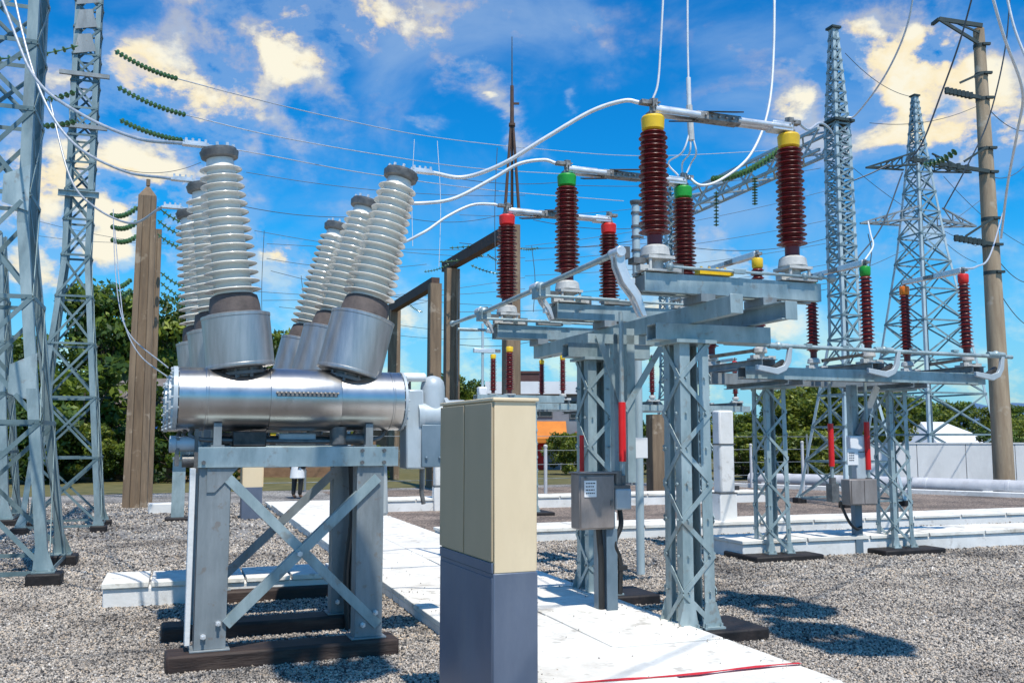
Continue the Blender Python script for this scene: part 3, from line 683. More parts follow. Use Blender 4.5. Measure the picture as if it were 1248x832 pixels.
# ================================================================== NEAR DISCONNECTOR
F1 = Frame((1.237, 7.9), GA)
S1, W1_ = 1.92, 1.42
def near_switch():
    root = thing('disconnect_switch', 'large three-phase disconnect switch with yellow, green and red capped brown insulators on two lattice columns', 'disconnect switch', F1.o, R(GA))
    zb = P(801, 300, 7.9).z; ztop = P(801, 150, 7.9).z
    h = ztop - zb
    beam_t = F1.on_b(790, 333, 0).z; bh = .165
    caps = ['yellow', 'green', 'red']; tops = {}
    for ph in range(3):
        b = S1 * ph
        # phase beam: two channels back to back
        m = MB(); z = beam_t - bh / 2 - .01
        m.channel((-.16, b - .11, z), (W1_ + .22, b - .11, z), bh, .07, .012, -1); m.channel((-.16, b + .11, z), (W1_ + .22, b + .11, z), bh, .07, .012, 1)
        bm_ = m.build('phase_beam', 'galv', root, bevel=.003)
        m = MB()
        for a in (-.12, .35, .8, W1_ + .15): m.box((a, b, z), (.05, .205, bh * .8))
        m.build('spacer', 'galv_dull', bm_)
        for i, a in enumerate((0, W1_)):
            ins = insulator(root, (a, b, zb), (0, 0, 1), h, .132, caps[ph], 22)
            m = MB()
            m.box((a, b, zb - .115), (.25, .25, .025)); m.box((a, b, beam_t + .008), (.30, .30, .016))
            m.cyl((a, b, beam_t + .016), (a, b, zb - .127), .07, 20)
            for x in (-.10, .10):
                for y in (-.10, .10): m.cyl((a + x, b + y, beam_t + .016), (a + x, b + y, zb - .10), .014, 8)
            m.box((a + .16, b - .02, beam_t + .035), (.12, .10, .05)); m.box((a - .15, b - .06, beam_t + .03), (.09, .08, .05))
            m.build('rotary_bearing', 'castlight', ins)
            zt = zb + h * 1.06
            # terminal on the cap
            m = MB(); m.box((a, b, zt + .015), (.09, .09, .03)); m.cyl((a, b, zt + .03), (a, b, zt + .15), .028, 12); m.box((a + (-.05 if i == 0 else .05), b, zt + .11), (.14, .07, .035)); m.box((a, b - .04, zt + .08), (.05, .03, .12))
            m.bolts([(a - .03 + .03 * k, b - .055, zt + .06 + .02 * k) for k in range(3)], (0, -1, 0), .010, .02)
            m.build('terminal_clamp', 'contact', ins)
            tops[(ph, i)] = (a, b, zt + .12)
        # blade
        zt = zb + h * 1.06 + .045
        m = MB()
        m.box((.17, b, zt), (.34, .11, .075)); m.cyl((.0, b - .035, zt), (.45, b - .035, zt), .036, 14); m.cyl((.0, b + .035, zt), (.45, b + .035, zt), .036, 14)
        m.build('blade_arm', 'alu', root, bevel=.004)
        m = MB()
        for y in (-.045, .045): m.cyl((.84, b + y, zt), (W1_, b + y, zt), .028, 12)
        m.box((W1_ - .10, b, zt), (.22, .13, .08)); m.build('blade_arm', 'alu', root, bevel=.004)
        m = MB(); m.box((.64, b, zt), (.46, .12, .07)); m.cyl((.44, b, zt), (.56, b, zt), .05, 14); m.cyl((.76, b, zt), (.88, b, zt), .045, 14)
        m.bolts([(.5 + .07 * k, b - .06, zt) for k in range(5)], (0, -1, 0), .012, .02); m.build('contact_head', 'contact', root, bevel=.004)
        m = MB(); mt = Matrix.Rotation(R(-6), 3, 'Y') @ Matrix.Rotation(R(18), 3, 'X')
        m.box((.70, b - .03, zt + .065), (.34, .15, .012), mat=mt); m.box((.30, b - .04, zt - .075), (.26, .12, .012), mat=mt); m.build('arcing_plate', 'blackplate', root)
        # drive shaft rod between the two rotary bearings
        m = MB(); zz = beam_t + .055
        zz -= .015
        m.cyl((.05, b - .15, zz), (W1_ + .32, b - .13, zz), .013, 10); m.ball((.06, b - .15, zz), .035); m.ball((W1_ + .02, b - .14, zz), .035); m.box((.75, b - .14, zz), (.12, .04, .035)); m.ball((W1_ + .32, b - .13, zz), .045); m.ball((W1_ + .2, b - .13, zz + .01), .035)
        m.build('link_rod', 'galv', root)
        m = MB(); m.box((.55, b - .06, beam_t + .03), (.34, .09, .045)); m.bolts([(.42 + .08 * k, b - .06, beam_t + .05) for k in range(4)], (0, 0, 1), .012, .03); m.build('stop_block', ('yellow', 'galv_dull', 'galv_dull')[ph], root)
        m = MB(); m.box((W1_ + .10, b + .02, beam_t + .04), (.10, .22, .07)); m.box((.22, b + .05, beam_t + .05), (.10, .14, .09)); m.build('bearing_bracket', 'castgrey', bm_)
    # longitudinal beams
    n1, n2 = F1.loc(P(895, 370, 7.5)), F1.loc(P(962, 386, 7.9))
    zl = n1.z; lh = .16; a1, a2 = n1.x, n2.x
    for nn, ln_, s in ((n1, 4.55, 1), (n2, 4.2, -1)):
        a = nn.x; m = MB(); m.channel((a, nn.y, zl), (a, nn.y + ln_, zl), lh, .075, .012, s); m.span(a - .045, a + .075, nn.y - .014, nn.y - .002, zl - lh / 2, zl + lh / 2); lb_ = m.build('long_beam', 'galv', root, bevel=.003)
        m = MB()
        for ph in range(3): MB().box((a + .02 * s, S1 * ph, (zl + lh / 2 + beam_t - bh - .01) / 2), (.14, .30, max(.02, beam_t - bh - .01 - zl - lh / 2) + .004)).build('packing_block', 'galv_dull', lb_)
    # columns and head beams
    zc = zl - lh / 2 - .155
    cols = []
    for b, u, v in ((.30 * S1, 842, 762), (1.40 * S1, 727, 722)):
        p = F1.on_z(u, v, .10); cols.append((p.x, p.y))
    for k, (a, b) in enumerate(cols):
        cp = empty_part('column', root)
        lattice(cp, .155, .142, .10, zc - .03, 8, .10, .042, 'galv', .010, a, b, 'zig', foot=(.80, .62, .20, .02))
        MB().box((a, b, zc - .015), (.40, .40, .03)).build('head_plate', 'galv', cp)
        m = MB(); m.channel((a - .34, b - .09, zc + .075), (max(a1, a2) + .16 - (.25 if k else 0), b - .09, zc + .075), .15, .075, .012, -1); m.channel((a - .34, b + .09, zc + .075), (max(a1, a2) + .16 - (.25 if k else 0), b + .09, zc + .075), .15, .075, .012, 1)
        m.build('head_beam', 'galv', root, bevel=.003)
    # drive post hanging from the frame
    bm0 = (cols[0][1] + cols[1][1]) / 2 - .02
    pp = F1.on_b(752, 490, bm0); pq = F1.on_b(768, 490, bm0); zbot = F1.on_b(760, 575, bm0).z
    hp = F1.on_b(757, 372, bm0)
    for p in (pp, pq):
        m = MB(); m.angle((p.x - .03, bm0, zbot - .1), (p.x - .03, bm0, zl - .02), (1, 0, 0), (0, 1, 0), .085, .009); m.build('hanger', 'galv', root)
    pl = F1.on_b(728, 408, bm0); pr = F1.on_b(812, 410, bm0)
    for s in (pl, pr): MB().bar((s.x, bm0 - .02, s.z), ((pp.x + pq.x) / 2, bm0 - .02, F1.on_b(760, 500, bm0).z), .012, .06, up=(1, 0, 0)).build('hanger_brace', 'galv', root)
    m = MB(); m.channel((pl.x - .1, bm0, zl - .13), (pr.x + .1, bm0, zl - .13), .09, .06, .01, -1); m.build('head_beam', 'galv', root)
    # drive shaft with red sleeve
    rp = F1.on_b(758, 490, bm0 - .12); rq = F1.on_b(758, 562, bm0 - .12)
    m = MB(); m.cyl((rp.x, bm0 - .12, rq.z), (rp.x, bm0 - .12, rp.z), .036, 16); m.build('red_sleeve', 'redtube', root)
    m = MB(); m.cyl((rp.x, bm0 - .12, rq.z - .25), (rp.x, bm0 - .12, beam_t - .2), .022, 12); m.build('drive_shaft', 'galv', root)
    rp = F1.on_b(709, 530, bm0 + .2); rq = F1.on_b(709, 575, bm0 + .2)
    m = MB(); m.cyl((rp.x, bm0 + .2, rq.z), (rp.x, bm0 + .2, rp.z), .022, 14); m.build('red_sleeve', 'redtube', root)
    wp0, wp1 = F1.on_b(763, 533, bm0 + .3), F1.on_b(788, 558, bm0 + .3)
    m = MB().span(wp0.x, wp1.x, bm0 + .27, bm0 + .285, wp1.z, wp0.z); m.build('sign_plate', 'signwhite', root, bevel=.004)
    # control box and its post
    bq = bm0 - .24
    x0, x1 = F1.on_b(706, 600, bq), F1.on_b(749, 600, bq); zt_, zb_ = F1.on_b(730, 577, bq).z, F1.on_b(730, 645, bq).z
    bx = MB().span(x0.x, x1.x, bq, bq + .20, zb_, zt_).build('control_box', 'boxgrey', root, bevel=.012)
    m = MB().span(x0.x + .01, x1.x - .01, bq - .014, bq - .002, zb_ + .015, zt_ - .02); m.build('hatch', 'boxgrey', bx, bevel=.004)
    m = MB().span(x0.x - .01, x1.x + .02, bq - .02, bq + .22, zt_ + .001, zt_ + .014); m.build('rain_hood', 'boxgrey', bx)
    lw_ = (x1.x - x0.x)
    lb = MB().span(x0.x + lw_ * .12, x0.x + lw_ * .46, bq - .020, bq - .0155, zt_ - .21, zt_ - .06).build('label_plate', 'signwhite', bx)
    m = MB(); rn = random.Random(5)
    lx0 = x0.x + lw_ * .16; lz = zt_ - .08
    for i in range(4):
        xx = lx0
        while xx < x0.x + lw_ * .40: w = rn.uniform(.008, .022); m.span(xx, min(xx + w, x0.x + lw_ * .43), bq - .0222, bq - .0206, lz - i * .03 - .010, lz - i * .03); xx += w + .006
    m.build('printed_text', 'ink', lb)
    m = MB()
    m.box((x1.x - .04, bq - .02, zb_ + .24), (.02, .02, .05)); m.box((x1.x - .012, bq + .02, zt_ - .1), (.03, .03, .04)); m.cyl((x0.x + .06, bq - .03, zt_ - .035), (x0.x + .06, bq - .012, zt_ - .035), .012, 10)
    m.build('latch', 'castgrey', bx)
    # side motor drum
    m = MB(); sx = x1.x + .10
    m.span(x1.x + .02, x1.x + .19, bq + .02, bq + .18, zb_ + .17, zt_ - .14); m.build('side_box', 'palegrey', bx, bevel=.02)
    m = MB(); m.cyl((x1.x + .07, bq + .09, zt_ - .14), (x1.x + .07, bq + .09, zt_ + .02), .045, 14); m.cyl((x1.x + .13, bq + .09, zt_ - .14), (x1.x + .13, bq + .09, zt_ - .02), .03, 12); m.span(x1.x + .003, x1.x + .18, bq + .03, bq + .15, zt_ - .145, zt_ - .11); m.build('gearbox', 'castgrey', bx)
    bp = F1.on_b(743, 700, bq + .1)
    m = MB(); m.channel((bp.x - .05, bq + .10, 0), (bp.x - .05, bq + .10, zb_ - .002), .14, .09, .01, 1, up=(1, 0, 0)); m.span(bp.x - .06, bp.x + .05, bq + .03, bq + .05, 0.02, zb_ - .002); m.build('box_post', 'bluegrey', root, bevel=.003)
    m = MB(); m.tube(spline([(x1.x + .10, bq + .10, zb_ + .17), (x1.x + .10, bq + .08, zb_ + .02), (x1.x + .02, bq + .05, zb_ - .14), (bp.x + .085, bq + .05, zb_ - .30), (bp.x + .085, bq + .06, zb_ - .60)], 8), .024, 10); m.box((bp.x + .105, bq + .05, zb_ - .36), (.09, .05, .045)); m.tube([(x0.x + .24, bq + .1, zb_), (x0.x + .26, bq + .1, .6), (x0.x + .26, bq + .1, .0)], .03, 10); m.build('control_cable', 'blackrub', root)
    # operating levers and rods along the left ends of the phase beams
    zr = beam_t + .06
    pts = []
    for ph in range(3): pts.append((-.26, S1 * ph - .02, zr - .02))
    for ph in range(3):
        x, y, z = pts[ph]
        m = MB(); k = (1, .62, .5)[ph]; prof = [(px * k, .12 + (pz - .12) * k) for px, pz in [(-.14, .13), (-.10, .17), (-.05, .13), (-.05, .02), (.0, -.10), (.09, -.22), (.15, -.42), (.11, -.42), (.03, -.26), (-.07, -.14), (-.13, .0)]]
        m.prism([(x + px, y - .03, z + pz) for px, pz in prof], (0, .03, 0)); m.prism([(x + px, y + .05, z + pz) for px, pz in prof], (0, .03, 0))
        m.cyl((x - .10, y - .06, z + .12), (x - .10, y + .11, z + .12), .045, 14); m.box((x + .02, y + .02, z - .12), (.06, .07, .05))
        m.build('crank_lever', 'alu', root, bevel=.004)
        m = MB(); m.box((x - .10 + .07, y + .01, z + .12), (.05, .08, .10)); m.span(x + .02, -.13, y - .05, y + .06, z + .03, z + .08); m.build('lever_bracket', 'castgrey', root)
    rd = MB()
    def rod(p, q_, r=.028):
        rd.cyl(p, q_, r, 12); rd.ball(p, r * 1.7); rd.ball(q_, r * 1.7)
    A_ = Vector(pts[0]) + Vector((-.10, .12, .12)); B_ = Vector(pts[1]) + Vector((-.10, -.1, .10)); C_ = Vector(pts[2]) + Vector((-.10, -.1, .08))
    rod(A_, B_); rod(B_, C_); rod(C_, C_ + Vector((-.12, .9, -.03)), .024)
    rd.cyl(C_ + Vector((-.05, .9, -.1)), C_ + Vector((.8, .9, -.1)), .02, 10)
    rd.build('operating_rod', 'galv', root)
    for ph in (1, 2): m = MB(); m.cyl((-.40, S1 * ph - .2, zr - .02), (.5, S1 * ph - .2, zr - .02), .016, 10); m.box((-.34, S1 * ph - .1, zr + .03), (.12, .22, .12)); m.ball((-.36, S1 * ph - .16, zr + .07), .06); m.build('link_rod', 'galv', root)
    return {k: F1.w(*v) for k, v in tops.items()}
TOP1 = near_switch()

# tall steel post with clamp bands behind the near switch
def clamp_post():
    p = G(781, 700); D = p.y
    top = P(781, 249, D)
    root = thing('steel_post', 'pale round steel post with clamp bands rising behind the yellow insulator', 'post', (p.x, p.y, 0))
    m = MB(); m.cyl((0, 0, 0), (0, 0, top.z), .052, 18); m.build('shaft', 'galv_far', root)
    m = MB(); m.lathe((0, 0, top.z), (0, 0, 1), [(-.01, .058), (.02, .075), (.045, .075), (.05, .04)], 18); m.build('top_cap', 'castgrey', root)
    for k in range(5):
        m = MB(); z = top.z - .12 - .16 * k - .02 * (k % 2); m.lathe((0, 0, z), (0, 0, 1), [(-.016, .055), (-.014, .064), (.014, .064), (.016, .055)], 18); m.box((.075, 0, z), (.05, .03, .025)); m.build('clamp_band', 'castgrey', root)
clamp_post()

# ================================================================== FARTHER DISCONNECTORS
def far_switch(label, F, s, caps, capsb, hz, ins_h, ins_r, depth=1.25, cols=(.475, 2.69), colb=.5, detail=True, pads=True, a_over=(.30, .25), n=18, rods=True):
    root = thing('disconnect_switch', label, 'disconnect switch', F.o, R(F.deg))
    zt = hz + .085; bh = .17; A1 = 2 * s
    for b, side in ((0, -1), (depth, 1)):
        m = MB(); m.channel((-a_over[0], b - .09 * side * -1, hz), (A1 + a_over[1], b - .09 * side * -1, hz), bh, .075, .012, side); m.build('phase_beam', 'galv', root, bevel=.003)
        m = MB(); m.channel((-a_over[0], b + .11 * side * -1, hz), (A1 + a_over[1], b + .11 * side * -1, hz), bh, .075, .012, -side); m.build('phase_beam', 'galv_dull', root)
    tops = {}
    for i in range(3):
        m = MB(); a = s * i
        m.channel((a - .1, -.2, zt + .05), (a - .1, depth + .25, zt + .05), .10, .05, .01, -1); m.channel((a + .1, -.2, zt + .05), (a + .1, depth + .25, zt + .05), .10, .05, .01, 1)
        m.build('pole_frame', 'galv_dull', root)
        for j, b in enumerate((0, depth)):
            zb = zt + .28
            ins = insulator(root, (a, b, zb), (0, 0, 1), ins_h, ins_r, (caps, capsb)[j][i], n, seg=16, scale=.8)
            m = MB(); m.cyl((a, b, zt + .10), (a, b, zb - .08), .065, 14); m.box((a, b, zt + .115), (.26, .26, .03)); m.box((a + .17, b, zt + .13), (.12, .10, .06)); m.box((a - .14, b - .08, zt + .13), (.10, .08, .06)); m.build('rotary_bearing', 'castlight', ins)
            z2 = zb + ins_h * 1.06
            m = MB(); m.cyl((a, b, z2), (a, b, z2 + .10), .028, 10); m.box((a, b - .02, z2 + .05), (.08, .10, .04)); m.build('terminal_clamp', 'contact', ins)
            tops[(j, i)] = F.w(a, b, z2 + .08)
        z2 = zb + ins_h * 1.06 + .05
        m = MB(); m.box((a, depth * .22, z2), (.11, depth * .44, .08)); m.build('blade_arm', 'alu', root, bevel=.006)
        m = MB(); m.box((a, depth * .52, z2), (.10, depth * .2, .06)); m.build('contact_head', 'contact', root)
        m = MB(); m.box((a, depth * .80, z2), (.09, depth * .40, .065)); m.build('blade_arm', 'alu', root, bevel=.006)
    zc = hz - bh / 2
    for a in cols:
        cp = empty_part('column', root)
        lattice(cp, .185, .17, .08, zc - .10, 7, .07, .038, 'galv', .009, a, colb, 'zig', foot=(1.12, .85, 0, 0) if pads else None)
        MB().box((a, colb, zc - .085), (.56, .56, .03)).build('head_plate', 'galv', cp)
        m = MB()
        m.channel((a - .12, -.15, zc - .036), (a - .12, depth + .15, zc - .036), .068, .06, .01, -1); m.channel((a + .12, -.15, zc - .036), (a + .12, depth + .15, zc - .036), .068, .06, .01, 1); m.build('head_beam', 'galv_dull', root)
    if rods:
        m = MB(); zr = zt + .26
        m.cyl((-.75, -.26, zr + .03), (A1 + .62, -.26, zr - .01), .030, 12)
        for a in (0.12, s + .05, A1 + .3): m.ball((a, -.26, zr + .02), .06); m.cyl((a - .16, -.26, zr + .02), (a + .16, -.26, zr + .02), .042, 12)
        for a in (-.2, .62, 1.25, s + .6, 2 * s - .5): m.box((a, -.26, zr + .05), (.10, .06, .03))
        m.build('operating_rod', 'galv', root)
        for i in range(3):
            a = s * i + (.25 if i < 2 else .36)
            m = MB(); pr = [(.03, .22), (.09, .22), (.06, .02), (-.02, -.10), (-.16, -.16), (-.50, -.10), (-.50, -.03), (-.18, -.07), (-.06, -.03), (-.01, .05)]
            m.prism([(a + x, -.29, zt + z + .04) for x, z in pr], (0, .05, 0)); m.build('crank_lever', 'palegrey', root, bevel=.006)
            m = MB(); m.prism([(a - .20, -.22, zt + .0), (a - .02, -.22, zt + .10), (a + .02, -.22, zt + .04), (a - .12, -.22, zt - .06)], (0, .06, 0)); m.build('counterweight', 'blackplate', root)
            m = MB(); m.bar((a - 1.0, .1, zt + .13), (a - .28, .0, zt + .24), .04, .05); m.build('link_arm', 'blackplate', root)
    return root, tops, zt
F2 = Frame((3.49, 13.0), GA)
hz2 = F2.on_b(1000, 456, -.1).z
sw2, TOP2, _zt = far_switch('right-hand disconnect switch on twin lattice columns with two red operating sleeves below', F2, 1.884, ('yellow', 'green', 'red'), ('yellow', 'green', 'orange'), hz2, F2.on_b(1060, 326, 0).z - hz2 - .42, .105)
def mech2(root):
    b = .45
    q = lambda u, v: F2.on_b(u, v, b)
    p = q(1047, 640)
    MB().channel((p.x, b, 0), (p.x, b, q(1047, 612).z), .13, .09, .01, 1, up=(1, 0, 0)).build('box_post', 'bluegrey', root)
    x0, x1, z0, z1 = q(1024, 600).x, q(1057, 600).x, q(1040, 614).z, q(1040, 583).z
    bx = MB().span(x0, x1, b - .22, b - .02, z0, z1).build('control_box', 'boxgrey', root, bevel=.012)
    MB().span(x0 + .02, (x0 + x1) / 2 - .005, b - .235, b - .222, z0 + .02, z1 - .02).build('hatch', 'boxgrey', bx)
    MB().span((x0 + x1) / 2 + .005, x1 - .02, b - .235, b - .222, z0 + .02, z1 - .02).build('hatch', 'boxgrey', bx)
    m = MB(); m.angle((p.x - .05, b, z1 - .1), (p.x - .05, b, hz2 - .1), (1, 0, 0), (0, 1, 0), .12, .01); m.build('hanger', 'galv', root)
    pk = q(1066, 468); m = MB(); m.bar((p.x, b - .05, q(1048, 530).z), (pk.x, b - .05, hz2 - .12), .03, .10); m.build('hanger_brace', 'galv_dull', root)
    MB().span(q(1030, 540).x, q(1048, 540).x, b - .12, b - .02, q(1040, 550).z, q(1040, 531).z).build('junction_box', 'signwhite', root, bevel=.01)
    sg = MB().span(q(1024, 555).x, q(1037, 555).x, b - .16, b - .145, q(1030, 566).z, q(1030, 547).z).build('sign_plate', 'signwhite', root)
    m = MB(); rn = random.Random(2)
    xx0, zz0 = q(1026, 555).x, q(1030, 551).z
    for i in range(4):
        x = xx0
        for k in range(3): w = rn.uniform(.015, .03); m.span(x, x + w, b - .165, b - .161, zz0 - i * .035 - .012, zz0 - i * .035); x += w + .01
    m.build('printed_text', 'ink', sg)
    MB().span(q(1036, 570).x, q(1052, 570).x, b - .14, b - .03, q(1040, 583).z, q(1040, 551).z).build('motor_box', 'palegrey', root, bevel=.01)
    for u, v0, v1, bb in ((1012, 516, 568, .3), (1056, 514, 572, .3)):
        a = F2.on_b(u, v0, bb); e = F2.on_b(u, v1, bb)
        m = MB(); m.cyl((a.x, bb, e.z), (a.x, bb, a.z), .042, 14); m.build('red_sleeve', 'redtube', root)
        m = MB(); m.cyl((a.x, bb, F2.on_b(u, 612, bb).z), (a.x, bb, hz2), .025, 10); m.build('drive_shaft', 'galv', root)
        m = MB(); z = F2.on_b(u, 600, bb).z; m.box((a.x, bb, z), (.13, .13, .26)); m.cyl((a.x, bb, z + .13), (a.x, bb, z + .22), .05, 12); m.build('gearbox', 'castgrey', root)
    m = MB(); m.tube(spline([(x0 - .02, b, z0 + .05), (x0 + .10, b - .05, z0 - .25), (p.x - .08, b - .04, z0 - .36), (p.x + .02, b - .02, z0 - .34)], 8), .022, 8); m.build('control_cable', 'blackrub', root)
mech2(sw2)

F3 = Frame((P(686, 490, 26).x, 26), GA)
s3 = .1083 * 26
hz3 = F3.on_b(800, 497, 0).z
sw3, TOP3, _ = far_switch('distant disconnect switch in the centre, seen between the near lattice columns', F3, s3, ('yellow', 'green', 'red'), ('yellow', 'green', 'red'), hz3, 1.02, .10, depth=1.6, cols=(.9, 4.6), a_over=(1.3, .45), n=14, rods=False)
def back_row():
    D = 21
    p = P(611, 485, D); F = Frame((p.x, D), GA)
    root = thing('disconnect_switch', 'small distant switch with two yellow capped insulators above the beige cabinet', 'disconnect switch', F.o, R(GA))
    zb = P(611, 480, D).z
    m = MB(); m.channel((-.6, -.1, zb - .10), (1.5, -.1, zb - .10), .16, .07, .012, -1); m.channel((-.6, .2, zb - .10), (1.5, .2, zb - .10), .16, .07, .012, 1); m.build('phase_beam', 'galv', root)
    for i, (u, v, r_) in enumerate(((601, 432, .085), (621, 422, .11))):
        a = F.on_b(u, 470, 0).x; h = P(u, v, D).z - zb
        ins = insulator(root, (a, 0, zb), (0, 0, 1), h * .95, r_, 'yellow', 16, seg=14)
        MB().cyl((a, 0, zb - .02), (a, 0, zb + .01), r_ * 1.3, 14).build('rotary_bearing', 'castlight', ins)
    a = F.on_b(590, 428, 0); m = MB(); m.box((a.x, 0, P(590, 428, D).z), (.5, .10, .09)); m.build('blade_arm', 'alu', root, bevel=.006)
    MB().box((a.x + .30, 0, P(590, 428, D).z), (.16, .09, .07)).build('contact_head', 'contact', root)
    m = MB(); w0 = F.on_b(587, 330, 0); m.cyl((w0.x + .03, 0, zb - .0), (w0.x + .03, 0, P(589, 395, D).z), .03, 10); m.build('rod', 'galv_far', root)
    MB().box((w0.x + .02, 0, zb + .05), (.2, .2, .2)).build('end_box', 'signwhite', root, bevel=.03)
    cp = empty_part('column', root); lattice(cp, .22, .2, .08, zb - .2, 8, .065, .045, 'galv', .009, .6, .05, 'zig', foot=(1.1, .85, 0, 0))
    MB().box((.6, .05, zb - .19), (.5, .5, .02)).build('head_plate', 'galv', cp)
back_row()

# ================================================================== TOWERS
def fr_tower(name, label, FR, half0, half1, zt, n, lw, bw, waist, style, z0, mat='galv_tower', group=None):
    F = Frame((FR.x, FR.y), GA); c = F.w(-half0, half0)
    root = thing(name, label, 'lattice tower', c, R(GA), group)
    lattice(root, half0, half1, z0, zt, n, lw, bw, mat, .014, style=style, waist=waist, foot='pads', bmat='galv_brace')
    return root, Frame((c.x, c.y), GA)
TA, FA = fr_tower('lattice_tower', 'nearest steel lattice tower cut by the left edge of the picture', G(58, 712) , .95, .42, 12.5, 12, .125, .055, (4.4, .46), 'x', .14)
TBw, FTB = fr_tower('lattice_tower', 'slim steel lattice tower with glass insulator strings, second from the left edge', G(122, 648), .68, .23, 12.5, 18, .095, .042, (5.1, .25), 'x', .12)
MB().channel((-.36, -.29, 6.4), (.36, -.29, 6.4), .12, .06, .012, 1).build('cross_arm', 'galv', TBw)
for z in (7.75, 8.8): MB().bar((-.45, -.28, z), (.45, -.28, z), .06, .08).build('cross_arm', 'galv_dull', TBw)
for k in range(3): MB().prism([(-.22, -.28, 9.2 + k * .5), (.18, -.28, 9.3 + k * .5), (.08, -.28, 9.65 + k * .5), (-.15, -.28, 9.6 + k * .5)], (0, .01, 0)).build('gusset', 'galv_dull', TBw)
for z, hw in ((2.5, .68), (4.9, .46)): MB().prism([(hw - .30, -hw - .02, z - .25), (hw, -hw - .02, z - .35), (hw, -hw - .02, z + .25), (hw - .30, -hw - .02, z + .1)], (0, .01, 0)).build('gusset', 'galv', TA)
# a third, farther left tower low behind
TCw, _ = fr_tower('lattice_tower', 'lower lattice tower standing behind the nearest tower at the far left', G(10, 640), .8, .3, 6.0, 6, .14, .06, None, 'x', .12)

def mast(label, u, vb, D, zt, half0, waist, half1, n, name='lattice_mast'):
    p = P(u, vb, D)
    root = thing(name, label, 'lattice mast', (p.x, D, 0), R(GA))
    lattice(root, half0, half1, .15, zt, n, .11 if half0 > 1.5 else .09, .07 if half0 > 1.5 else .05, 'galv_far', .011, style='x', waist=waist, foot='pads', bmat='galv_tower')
    MB().box((0, 0, zt + .03), (half1 * 2 + .12, half1 * 2 + .12, .06)).build('top_plate', 'arm_dark', root)
    return root, Frame((p.x, D), GA)
DC = 24.6
zC = P(1017, 36, DC).z
mC, FMC = mast('slim lattice mast carrying the gantry beam right of the yellow insulator', 1037, 600, DC, zC, .95, [(4.4, .30), (10.0, .25)], .09, 30)
zG = P(1010, 165, DC).z
m = MB(); m.box((0, 0, zG + .35), (.66, .66, .07)); m.build('platform', 'arm_dark', mC)
# gantry beam along e2
def gantry():
    b1 = 9.2
    root = thing('gantry_beam', 'horizontal lattice gantry beam running back from the slim right mast', 'gantry beam', FMC.w(0, 0, zG), R(GA))
    w, h = .28, .30
    for s in (-1, 1):
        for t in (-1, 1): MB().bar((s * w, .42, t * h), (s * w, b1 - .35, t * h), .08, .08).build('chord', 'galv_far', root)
    n = 12
    for s, t in (((1, 0), 0), ((-1, 0), 0), ((0, 1), 1), ((0, -1), 1)):
        m = MB()
        for k in range(n):
            y0, y1 = .42 + (b1 - .8) * k / n, .42 + (b1 - .8) * (k + 1) / n
            sg = 1 if k % 2 else -1
            if t == 0: m.bar((s[0] * w, y0, -sg * h), (s[0] * w, y1, sg * h), .05, .05)
            else: m.bar((-sg * w, y0, s[1] * h), (sg * w, y1, s[1] * h), .05, .05)
        m.build('lacing', 'galv_far', root)
    q = FMC.w(0, b1)
    u = CX + FPX * q.x / q.y
    mast('far lattice mast holding the back end of the gantry beam behind the yellow insulators', u, 590, q.y, zG + 1.2, .5, [(4, .30)], .26, 20)
gantry()
DT = 38.0
mD, FMD = mast('wide based lattice tower with crossarms beside the concrete utility pole', 1137, 592, DT, P(1110, 118, DT).z, 1.95, [(9.5, .70), (13.3, .33)], .10, 18, 'lattice_tower')
def cross_arms():
    for k, (v, vt, sl, sr) in enumerate(((205, 188, 2.3, 2.5), (272, 262, 2.5, 2.4))):
        z = P(1112, v, DT).z
        hw = .70 - .56 * max(0, (z - 9.5)) / (P(1110, 118, DT).z - 9.5)
        for s, ln in ((-1, sl), (1, sr)):
            m = MB(); tip = Vector((s * (hw + ln), 0, z - (.25 if s < 0 else -.1)))
            for y in (-1, 1):
                m.bar((s * hw, y * hw, z), tip, .07, .07); m.bar((s * hw, y * hw, z + .55), tip, .06, .06)
                for t in (.3, .6):
                    a = Vector((s * hw, y * hw, z)).lerp(tip, t); b = Vector((s * hw, y * hw, z + .55)).lerp(tip, t); c = Vector((s * hw, y * hw, z + .55)).lerp(tip, t - .25)
                    m.bar(a, b, .04, .04); m.bar(a, c, .04, .04)
            for t in (.25, .5, .75): m.bar(Vector((s * hw, -hw, z)).lerp(tip, t), Vector((s * hw, hw, z)).lerp(tip, t), .04, .04)
            m.build('cross_arm', 'galv_dull' if k else 'arm_dark', mD)
cross_arms()

